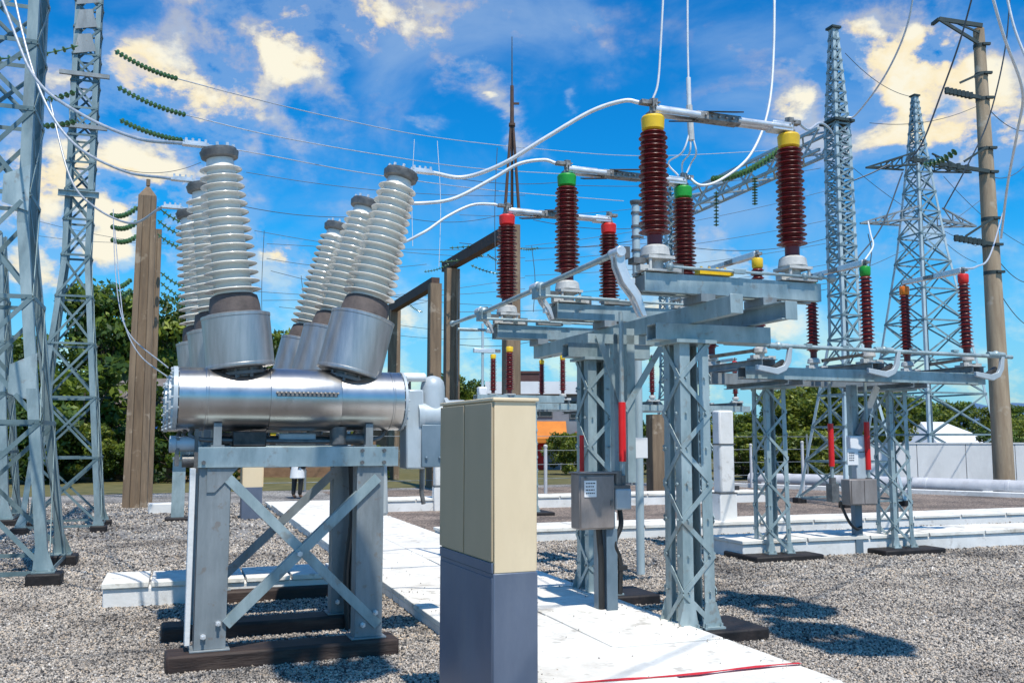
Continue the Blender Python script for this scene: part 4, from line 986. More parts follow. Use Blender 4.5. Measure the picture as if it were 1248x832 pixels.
# drums added overhead, out of view, to cast dark patches on the gravel
def add_shadow_drums():
    spots = [(G(400, 806), 'left'), (G(945, 738), 'middle'), (G(1020, 778), 'right')]
    d = Vector((.36, -.93, 0)).normalized(); k = 1 / math.tan(R(63))
    for i, (g, lab) in enumerate(spots):
        z = 8.0 + .25 * i; p = g + d * (z * k) + Vector((0, 0, z))
        root = thing('line_trap', 'grey drum added out of view overhead to shade the gravel, %s one' % lab, 'line trap', p, .3 * i, 'unseen drums added to shade the gravel')
        m = MB(); m.lathe((0, 0, -.55), (0, 0, 1), [(0, .38), (0, .44), (1.1, .44), (1.1, .38), (0, .38)], 24, cap=False); m.build('drum_shell', 'palegrey', root)
        for zz in (-.60, .60):
            m = MB(); m.box((0, 0, zz), (.96, .10, .06)); m.box((0, 0, zz), (.10, .96, .064)); m.build('spider', 'alu', root)
        m = MB(); m.cyl((0, 0, .6), (0, 0, 1.9), .03, 8)
        for j in range(9): m.lathe((0, 0, .75 + .12 * j), (0, 0, 1), [(0, .03), (.04, .13), (.06, .03)], 12)
        m.build('drum_hanger', 'glassgreen', root)
        s_ = MB(); e = Vector((6, 2.2, .4)); o = Vector((0, 0, 1.9)); ob = s_.tube(sag(o - e, o + e, .15, 10), .016, 6).build('drum_cable', 'cable', root)
add_shadow_drums()

# ================================================================== POLES
def utility_pole():
    D = 30.0; b = P(1224, 585, D); t = P(1189, 36, D)
    root = thing('utility_pole', 'tall round concrete utility pole with dark steel arms near the right edge', 'utility pole', (b.x, D, 0))
    dx = 0.0
    tx = t.x - b.x
    m = MB(); m.lathe((0, 0, -.1), (tx * .25, 0, t.z), [(0, .32), (t.z * .33, .285), (t.z * .66, .24), (t.z + .1, .175)], 24); m.build('shaft', 'concpale', root)
    def q(u, v, y=-.28): r = P(u, v, D); return Vector((r.x - b.x, y, r.z))
    def ax(z): return tx * .25 * z / t.z
    for pts in (((1140, 28), (1192, 36), (1187, 57)),):
        m = MB(); a, c, e = (q(*p) for p in pts)
        m.bar(a, c, .08, .14); m.bar(a, e, .07, .10); m.bar(a + Vector((.5, 0, -.1)), c + Vector((-.1, 0, -.25)), .05, .06); m.bar(a, a + Vector((0, .5, .05)), .1, .1); m.build('steel_arm', 'arm_dark', root)
    for (u0, v0, u1, v1) in ((1147, 114, 1190, 123), (1105, 197, 1200, 212), (1158, 292, 1206, 300)):
        m = MB(); a, c = q(u0, v0), q(u1, v1)
        m.bar(a, c, .09, .12)
        for k in range(7): f = (k + .5) / 9; m.cyl(a.lerp(c, f) + Vector((0, 0, -.10)), a.lerp(c, f) + Vector((0, 0, .10)), .08, 8)
        m.build('line_post', 'arm_dark', root)
    for (u0, v0, u1, v1) in ((1165, 105, 1194, 92), (1170, 200, 1198, 182), (1172, 290, 1206, 268)):
        m = MB(); m.bar(q(u0, v0), q(u1, v1), .05, .07); m.build('stay', 'arm_dark', root)
    for v in (57, 92, 122, 183, 212, 268, 300, 333):
        z = P(1200, v, D).z; rr = .32 - .145 * z / t.z
        m = MB(); m.lathe((ax(z), 0, z), (0, 0, 1), [(-.06, rr + .0), (-.06, rr + .02), (.06, rr + .02), (.06, rr)], 20); m.box((ax(z) + .12, -rr - .04, z), (.25, .1, .08)); m.build('pole_band', 'arm_dark', root)
    return root
utility_pole()

def conc_post(label, u, vt, D, w, taper=.8, notch=True, mat='concpole', cat='post', name='concrete_post', cap=False):
    z = P(u, vt, D).z; x = P(u, vt, D).x
    x0 = x
    root = thing(name, label, cat, (x0, D, 0), R(GA))
    m = MB()
    a, b = w / 2, w / 2 * taper
    g = w * .14
    prof = lambda h: [(-h, -h * .75), (-h * .45, -h * .75), (-h * .38, -h * .75 + g), (h * .38, -h * .75 + g), (h * .45, -h * .75), (h, -h * .75), (h, h * .75), (-h, h * .75)] if notch else [(-h * .9, -h), (h * .9, -h), (h, -h * .9), (h, h * .9), (h * .9, h), (-h * .9, h), (-h, h * .9), (-h, -h * .9)]
    p0, p1 = prof(a), prof(b); n = len(p0)
    vs = [(x, y, -.05) for x, y in p0] + [(x, y, z * .86) for x, y in prof(a + (b - a) * .86)]
    if notch:
        s1 = [(x, y, z) for x, y in [(-b, -b * .75), (-b * .45, -b * .75), (-b * .38, -b * .75), (b * .38, -b * .75), (b * .45, -b * .75), (b, -b * .75), (b, b * .75), (-b, b * .75)]]
    else: s1 = [(x, y, z) for x, y in p1]
    vs += s1
    fs = [(r * n + i, r * n + (i + 1) % n, (r + 1) * n + (i + 1) % n, (r + 1) * n + i) for r in range(2) for i in range(n)] + [tuple(range(n)), tuple(range(2 * n, 3 * n))]
    m.add(vs, fs)
    m.build('shaft', mat, root, smooth=20)
    if cap:
        m = MB(); m.add([(-b, -b * .75, z), (b, -b * .75, z), (b, b * .75, z), (-b, b * .75, z), (0, 0, z + w * .55)], [(0, 1, 4), (1, 2, 4), (2, 3, 4), (3, 0, 4)]); m.cyl((0, 0, z + w * .5), (0, 0, z + w * .8), .05, 8); m.build('pointed_cap', mat, root)
    return root
conc_post('broad brown concrete gantry post with pointed top between the left towers and the breaker', 180, 240, 23.5, .58, .75, cap=True)
conc_post('second brown concrete post half hidden behind the pointed gantry post', 189, 280, 25.5, .42, .85)
conc_post('brown concrete post with beam end, right of the two posts behind the breaker', 551, 328, 30, .47, .95, True)
conc_post('brown concrete post with a bolt hole, left of the two posts behind the breaker', 530, 346, 33, .44, .95, False)
conc_post('brown concrete post standing just behind the right white bushing', 481, 378, 40, .48, .95, False)
conc_post('brown concrete post behind the red capped insulator carrying the tall lightning rod', 623, 275, 25, .42, .95, False)
conc_post('short brown concrete post under the distant centre switch, left of the lattice column', 799, 505, 27, .45, .95, False)
m = MB(); 
def beam_between(label, p, q, w, h):
    p, q = Vector(p), Vector(q); root_p = p
    m = MB(); m.bar(Vector((0, 0, 0)), q - p, w, h); o = m.build('portal_beam', 'rustbeam', None, loc=p); tag(o, label, 'beam'); return o
beam_between('dark rusty beam rising from the middle posts to the lightning rod post', P(543, 326, 31), P(622, 281, 25), .28, .32)
beam_between('dark rusty beam between the left post behind the bushing and the bolt-hole post', P(476, 377, 40.5), P(531, 344, 33.3), .30, .36)
def lightning_rod():
    D = 25; b = P(624, 262, D)
    root = thing('lightning_rod', 'thin dark lightning rod mast rising high above the red insulator', 'lightning rod', (b.x, D, b.z))
    z = P(625, 45, D).z - b.z
    m = MB(); m.cyl((0, 0, z * .50), (0, 0, z * .72), .06, 10, .05); m.build('mast_tube', 'rustbeam', root)
    m = MB(); m.cyl((0, 0, z * .72), (0, 0, z), .022, 8, .012); m.build('tip', 'cable_d', root)
    for x, y in ((-.20, -.12), (.20, -.12), (0, .2)):
        m = MB(); m.cyl((x, y, -.05), (x * .12, y * .12, z * .52), .045, 8, .035); m.build('strut', 'rustbeam', root)
    m = MB(); m.box((0, 0, z * .50), (.18, .18, .06)); m.box((.12, 0, z * .62), (.16, .05, .05)); m.build('joint_plate', 'rustbeam', root)
lightning_rod()
def white_post(label, u, vt, vb, w):
    p = G(u, vb); root = thing('white_post', label, 'post', (p.x, p.y, 0), R(GA))
    z = P(u, vt, p.y).z
    m = MB(); m.span(-w * .5, w * .5, -w * .4, w * .4, -.02, z * .32); b = m.build('lower_shaft', 'white', root, bevel=.02)
    m = MB(); m.span(-w * .43, w * .43, -w * .36, w * .36, z * .32, z); m.build('upper_shaft', 'white', root, bevel=.035)
    for zz in (z * .32, z * .72):
        m = MB(); m.span(-w * .47, w * .47, -w * .39, w * .39, zz - .012, zz + .012) if zz > z * .4 else m.span(-w * .515, w * .515, -w * .415, w * .415, zz - .012, zz + .012); m.build('strap', 'castgrey', root)
    MB().box((w * .58, -w * .2, z * .36), (.10, .06, .08)).build('lug', 'blackplate', root)
white_post('thick whitewashed concrete post standing right of the near lattice column', 884, 500, 648, .36)
white_post('white concrete post half hidden behind the beige foreground cabinet', 534, 530, 622, .26)
# small white block posts by the trench
def block(label, u, v, w, d, h):
    p = G(u, v); o = MB().span(-w / 2, w / 2, 0, d, -.02, h).build('marker_block', 'white', None, bevel=.02, loc=(p.x, p.y, 0), rz=R(GA)); tag(o, label, 'concrete block')
block('white concrete block under the grey control box by the near column', 742, 650, .34, .3, .38)
block('white concrete block on the ground behind the leftmost concrete post', 200, 625, .7, .4, .22)
def short_leg():
    p = G(216, 634)
    root = thing('steel_post', 'short galvanised equipment post left of the breaker with a dark foot', 'post', (p.x, p.y, 0), R(GA))
    h = P(216, 560, p.y).z
    MB().channel((0, 0, .06), (0, 0, h), .26, .12, .012, 1, up=(1, 0, 0)).build('shaft', 'galv', root)
    MB().box((0, 0, .02), (.5, .4, .1)).build('footing', 'bitumen', root, bevel=.02)
    MB().box((0.03, .02, h + .03), (.34, .3, .05)).build('head_plate', 'galv_dull', root)
short_leg()
def thin_posts():
    for k, (u, vt, vb, D, lab) in enumerate(((916, 543, 590, 33, 'thin grey pipe stub by the left end of the water pipe'), (665, 545, 606, 26, 'thin grey pipe post just right of the beige cabinet'), (979, 540, 588, 31, 'thin pale pipe post behind the water pipe between the lattice columns'))):
        p = P(u, vb, D); root = thing('pipe_post', lab, 'post', (p.x, D, 0)); z = P(u, vt, D).z
        MB().cyl((0, 0, 0), (0, 0, z), .05, 12).build('tube', 'pipe', root); MB().lathe((0, 0, z), (0, 0, 1), [(0, .06), (.05, .06), (.08, .03)], 12).build('top_cap', 'castlight', root)
thin_posts()

# ================================================================== PIPE, WALL
pa, pb = G(914, 592), G(1262, 606)
pa = pa + Vector((0, 0, .27)); pb = pb + Vector((0, 0, .27))
ex = pb + (pb - pa).normalized() * 3
def water_pipe():
    root = thing('water_pipe', 'long fat grey pipe lying along the far side of the yard', 'pipe', pa)
    d = ex - pa; L = d.length; r = .22
    pr = [(0, r * .75), (.04, r)]
    k = 1.5
    while k < L - .3: pr += [(k, r), (k + .01, r * 1.04), (k + .1, r * 1.04), (k + .11, r)]; k += 2.4
    pr += [(L, r)]
    MB().lathe((0, 0, 0), d, pr, 24).build('tube', 'pipe', root)
    for i in range(5):
        p = d * ((i + .3) / 5); MB().box((p.x, p.y, -.2), (.3, .5, .17), rz=math.atan2(d.y, d.x)).build('saddle', 'white', root, bevel=.02)
water_pipe()
def kerb():
    o = pa + Vector((-.9, -.45, 0)); e = ex + Vector((.5, -.6, 0)); m = MB(); m.bar(Vector((0, 0, .06)), Vector((e.x - o.x, e.y - o.y, .06)), .3, .16)
    tag(m.build('kerb', 'white', None, bevel=.015, loc=(o.x, o.y, 0)), kind='structure')
kerb()
def wall():
    a = P(1060, 590, 34.8); b = P(1300, 590, 33.9)
    root = thing('boundary_wall', 'plain pale grey boundary wall behind the pipe at the right', 'wall', (a.x, a.y, 0))
    d = Vector((b.x - a.x, b.y - a.y, 0)); n = 4; h = P(1150, 541, 34).z
    for i in range(n):
        p, q = d * (i / n), d * ((i + 1) / n)
        m = MB(); m.bar(p + Vector((0, 0, h / 2)), q - d.normalized() * .02 + Vector((0, 0, h / 2)), .15 + .004 * (i % 2), h); m.build('panel', 'wallgrey', root, bevel=.01)
    m = MB(); m.bar(Vector((0, 0, h + .03)), d + Vector((0, 0, h + .03)), .20, .05); m.build('coping', 'wallgrey', root)
wall()

# ================================================================== BUILDINGS
def house(name, label, u0, u1, D, z_wall, z_roof, depth, wallm, roofm, openings, cat='house', roofstyle='gable', over=.4):
    a, b = P(u0, 560, D), P(u1, 560, D); w = b.x - a.x
    root = thing(name, label, cat, ((a.x + b.x) / 2, D, 0))
    MB().span(-w / 2, w / 2, 0, depth, 0, z_wall).build('wall', wallm, root)
    m = MB(); o = over
    if roofstyle == 'gable':
        m.add([(-w / 2 - o, -o, z_wall - .1), (w / 2 + o, -o, z_wall - .1), (w / 2 + o, depth / 2, z_roof), (-w / 2 - o, depth / 2, z_roof), (w / 2 + o, depth + o, z_wall - .1), (-w / 2 - o, depth + o, z_wall - .1)], [(0, 1, 2, 3), (3, 2, 4, 5)])
        m.add([(-w / 2, 0, z_wall), (-w / 2, depth, z_wall), (-w / 2, depth / 2, z_roof - .08)], [(0, 1, 2)]); m.add([(w / 2, 0, z_wall), (w / 2, depth, z_wall), (w / 2, depth / 2, z_roof - .08)], [(0, 2, 1)])
    else:
        m.span(-w / 2 - o, w / 2 + o, -o, depth + o, z_wall + .003, z_roof)
    m.build('roof', roofm, root, smooth=0)
    for kind, x0, x1, z0, z1, mt in openings:
        x0, x1 = -w / 2 + w * x0, -w / 2 + w * x1
        if kind == 'window':
            f = MB()
            for aa, bb, cc, dd in ((x0 - .06, x1 + .06, z1, z1 + .07), (x0 - .06, x1 + .06, z0 - .07, z0), (x0 - .06, x0, z0, z1), (x1, x1 + .06, z0, z1), ((x0 + x1) / 2 - .025, (x0 + x1) / 2 + .025, z0, z1)): f.span(aa, bb, -.06, .02, cc, dd)
            fo = f.build('window', 'castgrey', root); MB().span(x0, x1, -.02, .01, z0, z1).build('pane', mt, fo)
        elif kind == 'door':
            fo = MB().span(x0, x1, -.05, .01, z0, z1).build('door', mt, root); MB().ball((x1 - .1, -.07, (z0 + z1) / 2), .04).build('handle', 'castgrey', fo)
        elif kind == 'awning':
            mm = MB(); mm.add([(x0, -.01, z1), (x1, -.01, z1), (x1, -1.2, z0), (x0, -1.2, z0), (x0, -.01, z1 - .05), (x1, -.01, z1 - .05), (x1, -1.2, z0 - .25), (x0, -1.2, z0 - .25)], [(0, 1, 2, 3), (3, 2, 6, 7), (0, 3, 7, 4), (1, 5, 6, 2), (4, 7, 6, 5)]); mm.build('awning', mt, root)
        else:
            MB().span(x0, x1, -.12, .01, z0, z1).build(kind, mt, root)
    return root
house('house', 'tan plastered house behind the concrete gantry post, with a blue awning and an orange door', 80, 250, 40, 3.3, 4.5, 6, 'housewall', 'roof',
      [('window', .16, .28, 1.0, 2.2, 'darkglass'), ('window', .40, .50, 1.0, 2.2, 'darkglass'), ('door', .80, .85, 0, 2.3, 'orangeaw'), ('awning', .68, .86, 2.3, 2.7, 'blue'), ('window', .885, .96, .5, 1.4, 'darkblue'), ('pilaster', .60, .63, 0, 3.5, 'white'), ('pilaster', .33, .35, 0, 3.5, 'white')])
house('house', 'low brown brick building with dark windows and white posts seen under the breaker', 290, 470, 42, 2.6, 3.3, 5, 'brick', 'roof',
      [('window', .06, .20, 1.5, 2.2, 'darkglass'), ('sign_board', .22, .30, 1.7, 2.1, 'yellow'), ('pilaster', .40, .425, 0, 2.55, 'white'), ('window', .45, .52, 1.5, 2.2, 'darkglass'), ('pilaster', .74, .765, 0, 2.55, 'palegrey'), ('window', .79, .88, 1.5, 2.2, 'darkglass'), ('sign_board', .76, .785, 1.85, 2.2, 'yellow'), ('pilaster', .06, .085, 0, 1.35, 'concpole')])
house('building', 'grey building with an orange awning seen right of the beige cabinet', 600, 745, 52, 4.2, 4.9, 6, 'greybuild', 'whiteroof',
      [('awning', .05, .62, 1.75, 2.7, 'orangeaw'), ('window', .66, .76, 2.9, 3.8, 'darkglass'), ('window', .30, .5, 3.0, 3.7, 'darkglass'), ('door', .70, .78, 0, 2.1, 'redtube'), ('door', .38, .44, 0, 1.6, 'redtube')], 'building', 'flat')
house('building', 'dark brown tower block rising above the far switch behind the cabinet', 634, 659, 120, P(645, 455, 120).z, P(645, 452, 120).z, 5, 'brownblock', 'brownblock',
      [('window', .15, .4, 7.4, 8.6, 'darkglass'), ('window', .6, .85, 7.4, 8.6, 'darkglass'), ('window', .15, .4, 4.4, 5.6, 'darkglass'), ('window', .6, .85, 4.4, 5.6, 'darkglass')], 'building', 'flat', .1)
def shed():
    D = 60; a, b = P(1142, 535, D), P(1212, 535, D); w = b.x - a.x
    root = thing('shed', 'low shed with a bright white sloping roof behind the boundary wall', 'shed', (a.x, D, 0))
    z0, z1 = P(1180, 539, D).z, P(1180, 516, D).z
    MB().span(.1, w - .1, .1, 6, 0, z0).build('wall', 'wallgrey', root)
    m = MB(); zr = z0 + (z1 - z0) * 1.15
    m.add([(-.1, -.2, z0), (w + .1, -.2, z0), (w * .62, 4, zr), (w * .20, 4, zr), (w + .1, 8.2, z0), (-.1, 8.2, z0)], [(0, 1, 2, 3), (1, 4, 2), (4, 5, 3, 2), (5, 0, 3)]); m.build('roof', 'whiteroof', root, smooth=0)
    MB().span(w * .08, w * .3, -.05, .12, 0, z0 - .1).build('door', 'yellow', root)
    D2 = 80; p = P(1224, 520, D2)
shed()
# yard fence behind
def fence():
    a, b = SITE.w(2.0, 31), SITE.w(26, 31.5)
    root = thing('wire_fence', 'thin wire mesh fence with steel posts at the back of the yard', 'fence', a)
    d = b - a; n = 12
    for i in range(n + 1): p = d * (i / n); MB().cyl((p.x, p.y, 0), (p.x, p.y, 1.9), .04, 8).build('post', 'galv_dull', root)
    for z in (.3, .8, 1.3, 1.8): MB().cyl((0, 0, z), (d.x, d.y, z), .012, 5).build('wire', 'galv_dull', root)
fence()

# ================================================================== PERSON
def person():
    D = 27; p = P(362, 606, D)
    root = thing('person', 'person in a long white coat and dark trousers standing far behind the breaker frame', 'person', (p.x, D, 0), R(160))
    verts = {'pel': (0, 0, .95, .15), 'sp': (0, .01, 1.15, .145), 'ch': (0, .02, 1.36, .165), 'nk': (0, 0, 1.50, .06), 'hd0': (0, -.01, 1.60, .085), 'hd': (0, -.015, 1.68, .10), 'hd1': (0, -.01, 1.75, .065),
         'lh': (.10, 0, .88, .095), 'lk': (.11, -.02, .50, .065), 'la': (.11, .03, .09, .045), 'lt': (.12, -.13, .035, .038), 'rh': (-.10, 0, .88, .095), 'rk': (-.11, -.01, .50, .065), 'ra': (-.11, .03, .09, .045), 'rt': (-.12, -.13, .035, .038),
         'ls': (.19, .01, 1.40, .065), 'le': (.25, .03, 1.13, .045), 'lw': (.25, -.06, .90, .032), 'lf': (.25, -.08, .80, .03), 'rs': (-.19, .01, 1.40, .065), 're': (-.25, .03, 1.13, .045), 'rw': (-.25, -.06, .90, .032), 'rf': (-.25, -.08, .80, .03)}
    edges = ['pel-sp', 'sp-ch', 'ch-nk', 'nk-hd0', 'hd0-hd', 'hd-hd1', 'pel-lh', 'lh-lk', 'lk-la', 'la-lt', 'pel-rh', 'rh-rk', 'rk-ra', 'ra-rt', 'ch-ls', 'ls-le', 'le-lw', 'lw-lf', 'ch-rs', 'rs-re', 're-rw', 'rw-rf']
    def skin(name, sel, grow, mat, parent):
        ks = [k for k in verts if any(k in e.split('-') for e in sel)]; ix = {k: i for i, k in enumerate(ks)}
        me = bpy.data.meshes.new(name); me.from_pydata([verts[k][:3] for k in ks], [tuple(ix[x] for x in e.split('-')) for e in sel], [])
        o = bpy.data.objects.new(name, me); col.objects.link(o); o.parent = parent
        sm = o.modifiers.new('skin', 'SKIN')
        sv = me.skin_vertices[0].data if me.skin_vertices else None
        if sv is None:
            import bmesh
            bm = bmesh.new(); bm.from_mesh(me); bm.verts.layers.skin.verify(); bm.to_mesh(me); bm.free(); sv = me.skin_vertices[0].data
        for k, i in ix.items(): sv[i].radius = (verts[k][3] + grow,) * 2; sv[i].use_root = (i == 0)
        ss = o.modifiers.new('sub', 'SUBSURF'); ss.levels = ss.render_levels = 2
        me.materials.append(M[mat]); return o
    body = skin('body', edges, 0, 'skin', root)
    skin('shirt', ['pel-sp', 'sp-ch', 'ch-ls', 'ls-le', 'ch-rs', 'rs-re'], .018, 'signwhite', body)
    skin('trousers', ['pel-lh', 'lh-lk', 'lk-la', 'pel-rh', 'rh-rk', 'rk-ra'], .016, 'blackrub', body)
    m = MB(); m.lathe((0, .01, 0), (0, 0, 1), [(.58, .20), (.60, .215), (.8, .195), (1.0, .185), (1.15, .17)], 16); m.build('coat_skirt', 'signwhite', body)
    m = MB(); m.lathe((0, .0, 1.66), (0, .1, 1), [(0, .105), (.05, .112), (.10, .09), (.13, .03)], 14); m.build('hair', 'blackrub', body)
    m = MB(); m.box((0, -.115, 1.67), (.02, .03, .04)); m.box((.035, -.105, 1.70), (.02, .01, .008)); m.box((-.035, -.105, 1.70), (.02, .01, .008)); m.build('face_detail', 'skin', body)
person()

# ================================================================== WIRES
def wire(label, pts, r, mat='cable_w', name='conductor', cat='cable', n=10, seg=7, group=None):
    pts = spline(pts, n); o = pts[0]
    ob = MB().tube([p - o for p in pts], r, seg).build(name, mat, None, loc=o, smooth=60)
    return tag(ob, label, cat, group)
def string(label, p, q, n=12, r=.085, mat='glassgreen', sg=.1, group=None):
    """string of cap and pin glass discs"""
    pts = sag(p, q, sg, n * 2); m = MB(); o = Vector(p)
    m.tube([x - o for x in pts], r * .22, 6)
    for i in range(n):
        a = pts[2 * i + 1]; d = (pts[2 * i + 2] - pts[2 * i]).normalized()
        L = (pts[2 * i + 2] - pts[2 * i]).length
        m.lathe(a - o - d * L * .35, d, [(0, r * .25), (L * .30, r * .35), (L * .42, r), (L * .50, r * .95), (L * .54, r * .3)], 10)
    ob = m.build('insulator_string', mat, None, loc=o, smooth=40); return tag(ob, label, 'insulator string', group)

# breaker droppers, left side
wire('thick grey cable curving down from top left to the front left bushing', [P(-40, -120, 10.5), P(12, 25, 9.6), P(45, 98, 9.2), P(100, 140, 8.7), P(165, 168, 8.2), TIPS['L0']], .016, 'cable_g')
wire('pale cable dropping past the left tower to the second left bushing', [P(-5, -120, 11), P(25, 30, 10.6), P(52, 118, 10.3), P(90, 175, 10), P(150, 208, 9.4), TIPS['L1']], .015, 'cable_g')
wire('pale cable sweeping behind the towers to the third left bushing', [P(60, 120, 13), P(85, 215, 12.5), P(115, 252, 12), P(160, 272, 11.2), TIPS['L2']], .014, 'cable_g')
for lab, pts in (('thin pale jumper loop hanging beside the concrete gantry post, outer one', [(138, 255), (140, 320), (146, 375), (160, 410), (205, 448)]), ('thin pale jumper loop hanging beside the concrete gantry post, inner one', [(140, 280), (146, 350), (152, 395), (170, 432), (208, 462)])):
    wire(lab, [P(u, v, 15 - 1.6 * i) for i, (u, v) in enumerate(pts)], .007, 'cable_g')
# breaker to near switch
def tp(k, dx=0, dz=0): return TOP1[k] + Vector((dx, 0, dz))
wire('thick white conductor arching from the front right bushing to the left yellow cap', [TIPS['R0'], P(565, 216, 8.2), P(612, 200, 8.1), P(665, 168, 8.0), P(720, 136, 7.95), P(760, 123, 7.9), tp((0, 0), -.12)], .019, 'cable_w')
wire('white conductor from the second right bushing to the left green cap', [TIPS['R1'], P(500, 248, 9.6), P(550, 243, 9.65), P(600, 218, 9.7), P(632, 200, 9.7), P(662, 195, 9.7), tp((1, 0), -.12)], .019, 'cable_w')
wire('white conductor from the rear right bushing to the left red cap', [TIPS['R2'], P(480, 297, 11.2), P(515, 284, 11.3), P(545, 264, 11.4), P(575, 250, 11.5), P(600, 249, 11.5), tp((2, 0), -.12)], .018, 'cable_w')
# droppers into near switch
wire('white dropper rising straight from the left yellow cap out of the picture', [tp((0, 0), 0, .02), P(802, 100, 7.9), P(806, 40, 7.9), P(811, -60, 7.9)], .010, 'cable_w')
wire('thick white rod dropping from above to the right green cap', [P(838, -60, 10), P(838, 40, 10), P(839, 100, 10)], .012, 'cable_w')
def spread():
    p = P(839, 95, 10); root = thing('dropper_yoke', 'white dropper yoke splitting into strands above the right green cap', 'cable', p)
    MB().cyl((0, 0, 0), (.002, 0, -.32), .026, 12).build('sleeve', 'cable_w', root)
    t = TOP1[(1, 1)] - p
    MB().cyl((.002, 0, -.32), (.02, 0, -.72), .035, 10).build('clamp', 'castlight', root)
    for dx, dm in ((-.16, -.10), (.0, -.02), (.10, .05)): MB().tube(spline([Vector((.01, 0, -.6)), Vector((.02 + dm, 0, -.85)), Vector((t.x + dx, t.y, t.z + .15)), Vector((t.x + dx * .3, t.y, t.z))], 6), .010, 6).build('strand', 'cable_w', root)
spread()
wire('white loop cable falling from the top to the right green cap behind the yellow blade', [P(944, -60, 11), P(943, 60, 10.8), P(936, 135, 10.6), P(915, 188, 10.4), P(882, 217, 10.2), P(855, 226, 10.1), tp((1, 1), .05)], .016, 'cable_w')
wire('cable slung from the right yellow cap towards the slim mast', [tp((0, 1), .08), P(985, 158, 9.4), P(1000, 150, 10.5), P(1012, 158, 14), P(1016, 165, 20)], .014, 'cable')
# right side cables
wire('dark cable curving from the top edge to the slim right mast', [P(1118, -40, 22), P(1106, 30, 22.5), P(1080, 90, 23.3), P(1045, 138, 24.2), FMC.w(0.1, -.3, zG + .4)], .024, 'cable')
wire('pale cable hanging down from the top right corner beside the utility pole', [P(1200, -40, 16), P(1222, 40, 16.5), P(1246, 110, 17.5), P(1240, 160, 18.5), P(1228, 225, 20), P(1220, 290, 22)], .028, 'cable_w')
wire('pale cable cutting the top right corner', [P(1222, -30, 17), P(1235, 30, 17), P(1252, 75, 17)], .024, 'cable_w')
wire('dark cable crossing diagonally from the top to the crossarm of the wide tower', [P(1192, -30, 25), P(1170, 50, 26), P(1145, 120, 27), P(1125, 172, 27.5), P(1107, 198, 28)], .026, 'cable_d')
wire('dark cable running down past the utility pole to the lower tower crossarm', [P(1232, -20, 27), P(1225, 60, 27.3), P(1205, 145, 28), P(1180, 200, 28.4), P(1150, 255, 29)], .022, 'cable_d')
for k, pts in enumerate(([(1035, 222), (1060, 212), (1085, 200)], [(1045, 315), (1075, 275), (1100, 210)])):
    wire(('upper', 'lower')[k] + ' dark jumper at the left crossarm of the wide tower', [P(u, v, 27.5) for u, v in pts], .022, 'cable_d')
wire('dark jumper rising from the right green cap of the far switch to the tower arm', [TOP2[(0, 1)], P(1064, 300, 14), P(1061, 285, 15), P(1058, 270, 18)], .014, 'cable_w')
wire('dark cable swinging from the red cap of the far switch to the utility pole', [TOP2[(0, 2)], P(1190, 325, 16), P(1207, 310, 20), P(1222, 260, 28)], .018, 'cable')
for k, (p, q) in enumerate((((1205, 215), (1255, 195)), ((1205, 300), (1255, 345)), ((1212, 345), (1260, 400)), ((1198, 125), (1255, 160)))):
    wire('thin dark line leaving the utility pole, %s' % ('at the middle arm', 'at the lower arm', 'lowest of them', 'highest of them')[k], sag(P(*p, 30), P(*q, 34), .3, 4), .014, 'cable_d')

# insulator strings and lines from tower B
GS = 'glass strings on the slim left tower'
SL = []
for i, (a, b, w_) in enumerate((((140, 62), (216, 96), [(300, 118), (400, 142), (520, 166), (660, 182), (800, 190), (1000, 180)]), ((143, 106), (226, 140), [(330, 165), (470, 190), (590, 206), (760, 216)]), ((146, 146), (222, 171), [(330, 190), (450, 212), (600, 232), (760, 245)]))):
    p, q = P(*a, 17), P(*b, 18.5)
    string('green glass insulator string sloping right from the slim left tower, %s of three' % ('highest', 'middle', 'lowest')[i], p, q, 16, .058, sg=.06)
    wire('thin line crossing the sky from the %s glass string' % ('highest', 'middle', 'lowest')[i], [q] + [P(u, v, 20 + 3 * k) for k, (u, v) in enumerate(w_)], .012, 'cable', n=8)
for i, (a, b) in enumerate((((95, 56), (-5, 72)), ((92, 112), (30, 124)), ((92, 148), (36, 152)))):
    string('green glass insulator string left of the slim tower, %s of three' % ('highest', 'middle', 'lowest')[i], P(*a, 17), P(*b, 16), 9, .06, sg=.05)
k = 0
for i, (a, b, D) in enumerate((((192, 252), (242, 275), 24), ((192, 268), (240, 290), 24.4), ((192, 285), (238, 305), 24.8), ((168, 252), (135, 262), 24), ((168, 270), (136, 276), 24.4), ((168, 287), (136, 292), 24.8), ((196, 332), (240, 352), 26), ((196, 344), (238, 366), 26.3), ((196, 356), (236, 374), 26.6), ((160, 340), (135, 348), 26), ((160, 352), (135, 362), 26.3))):
    side = 'right' if b[0] > 185 else 'left'
    lv = {252: 'highest', 268: 'second highest', 270: 'second highest', 285: 'third', 287: 'third', 332: 'fourth', 344: 'fifth', 356: 'lowest', 340: 'fourth', 352: 'lowest'}[a[1]]
    string('glass string %s of the pointed concrete post, %s on that side' % (side, lv), P(*a, D), P(*b, D + .8), 9, .075, sg=.12)
for i, (a, b, D) in enumerate((((548, 302), (606, 293), 28), ((535, 319), (590, 311), 29), ((517, 331), (548, 322), 30), ((632, 302), (656, 302), 25), ((574, 323), (612, 334), 27), ((594, 310), (612, 318), 26.5), ((500, 372), (515, 380), 38))):
    string('short glass string at the rusty portal, ' + ('above the long beam at its middle', 'left of the long beam below the upper string', 'near the bolt-hole post', 'right of the lightning rod post', 'hanging under the long beam', 'close under the red capped insulator', 'at the lower left beam')[i], P(*a, D), P(*b, D), 9, .06, sg=.05)
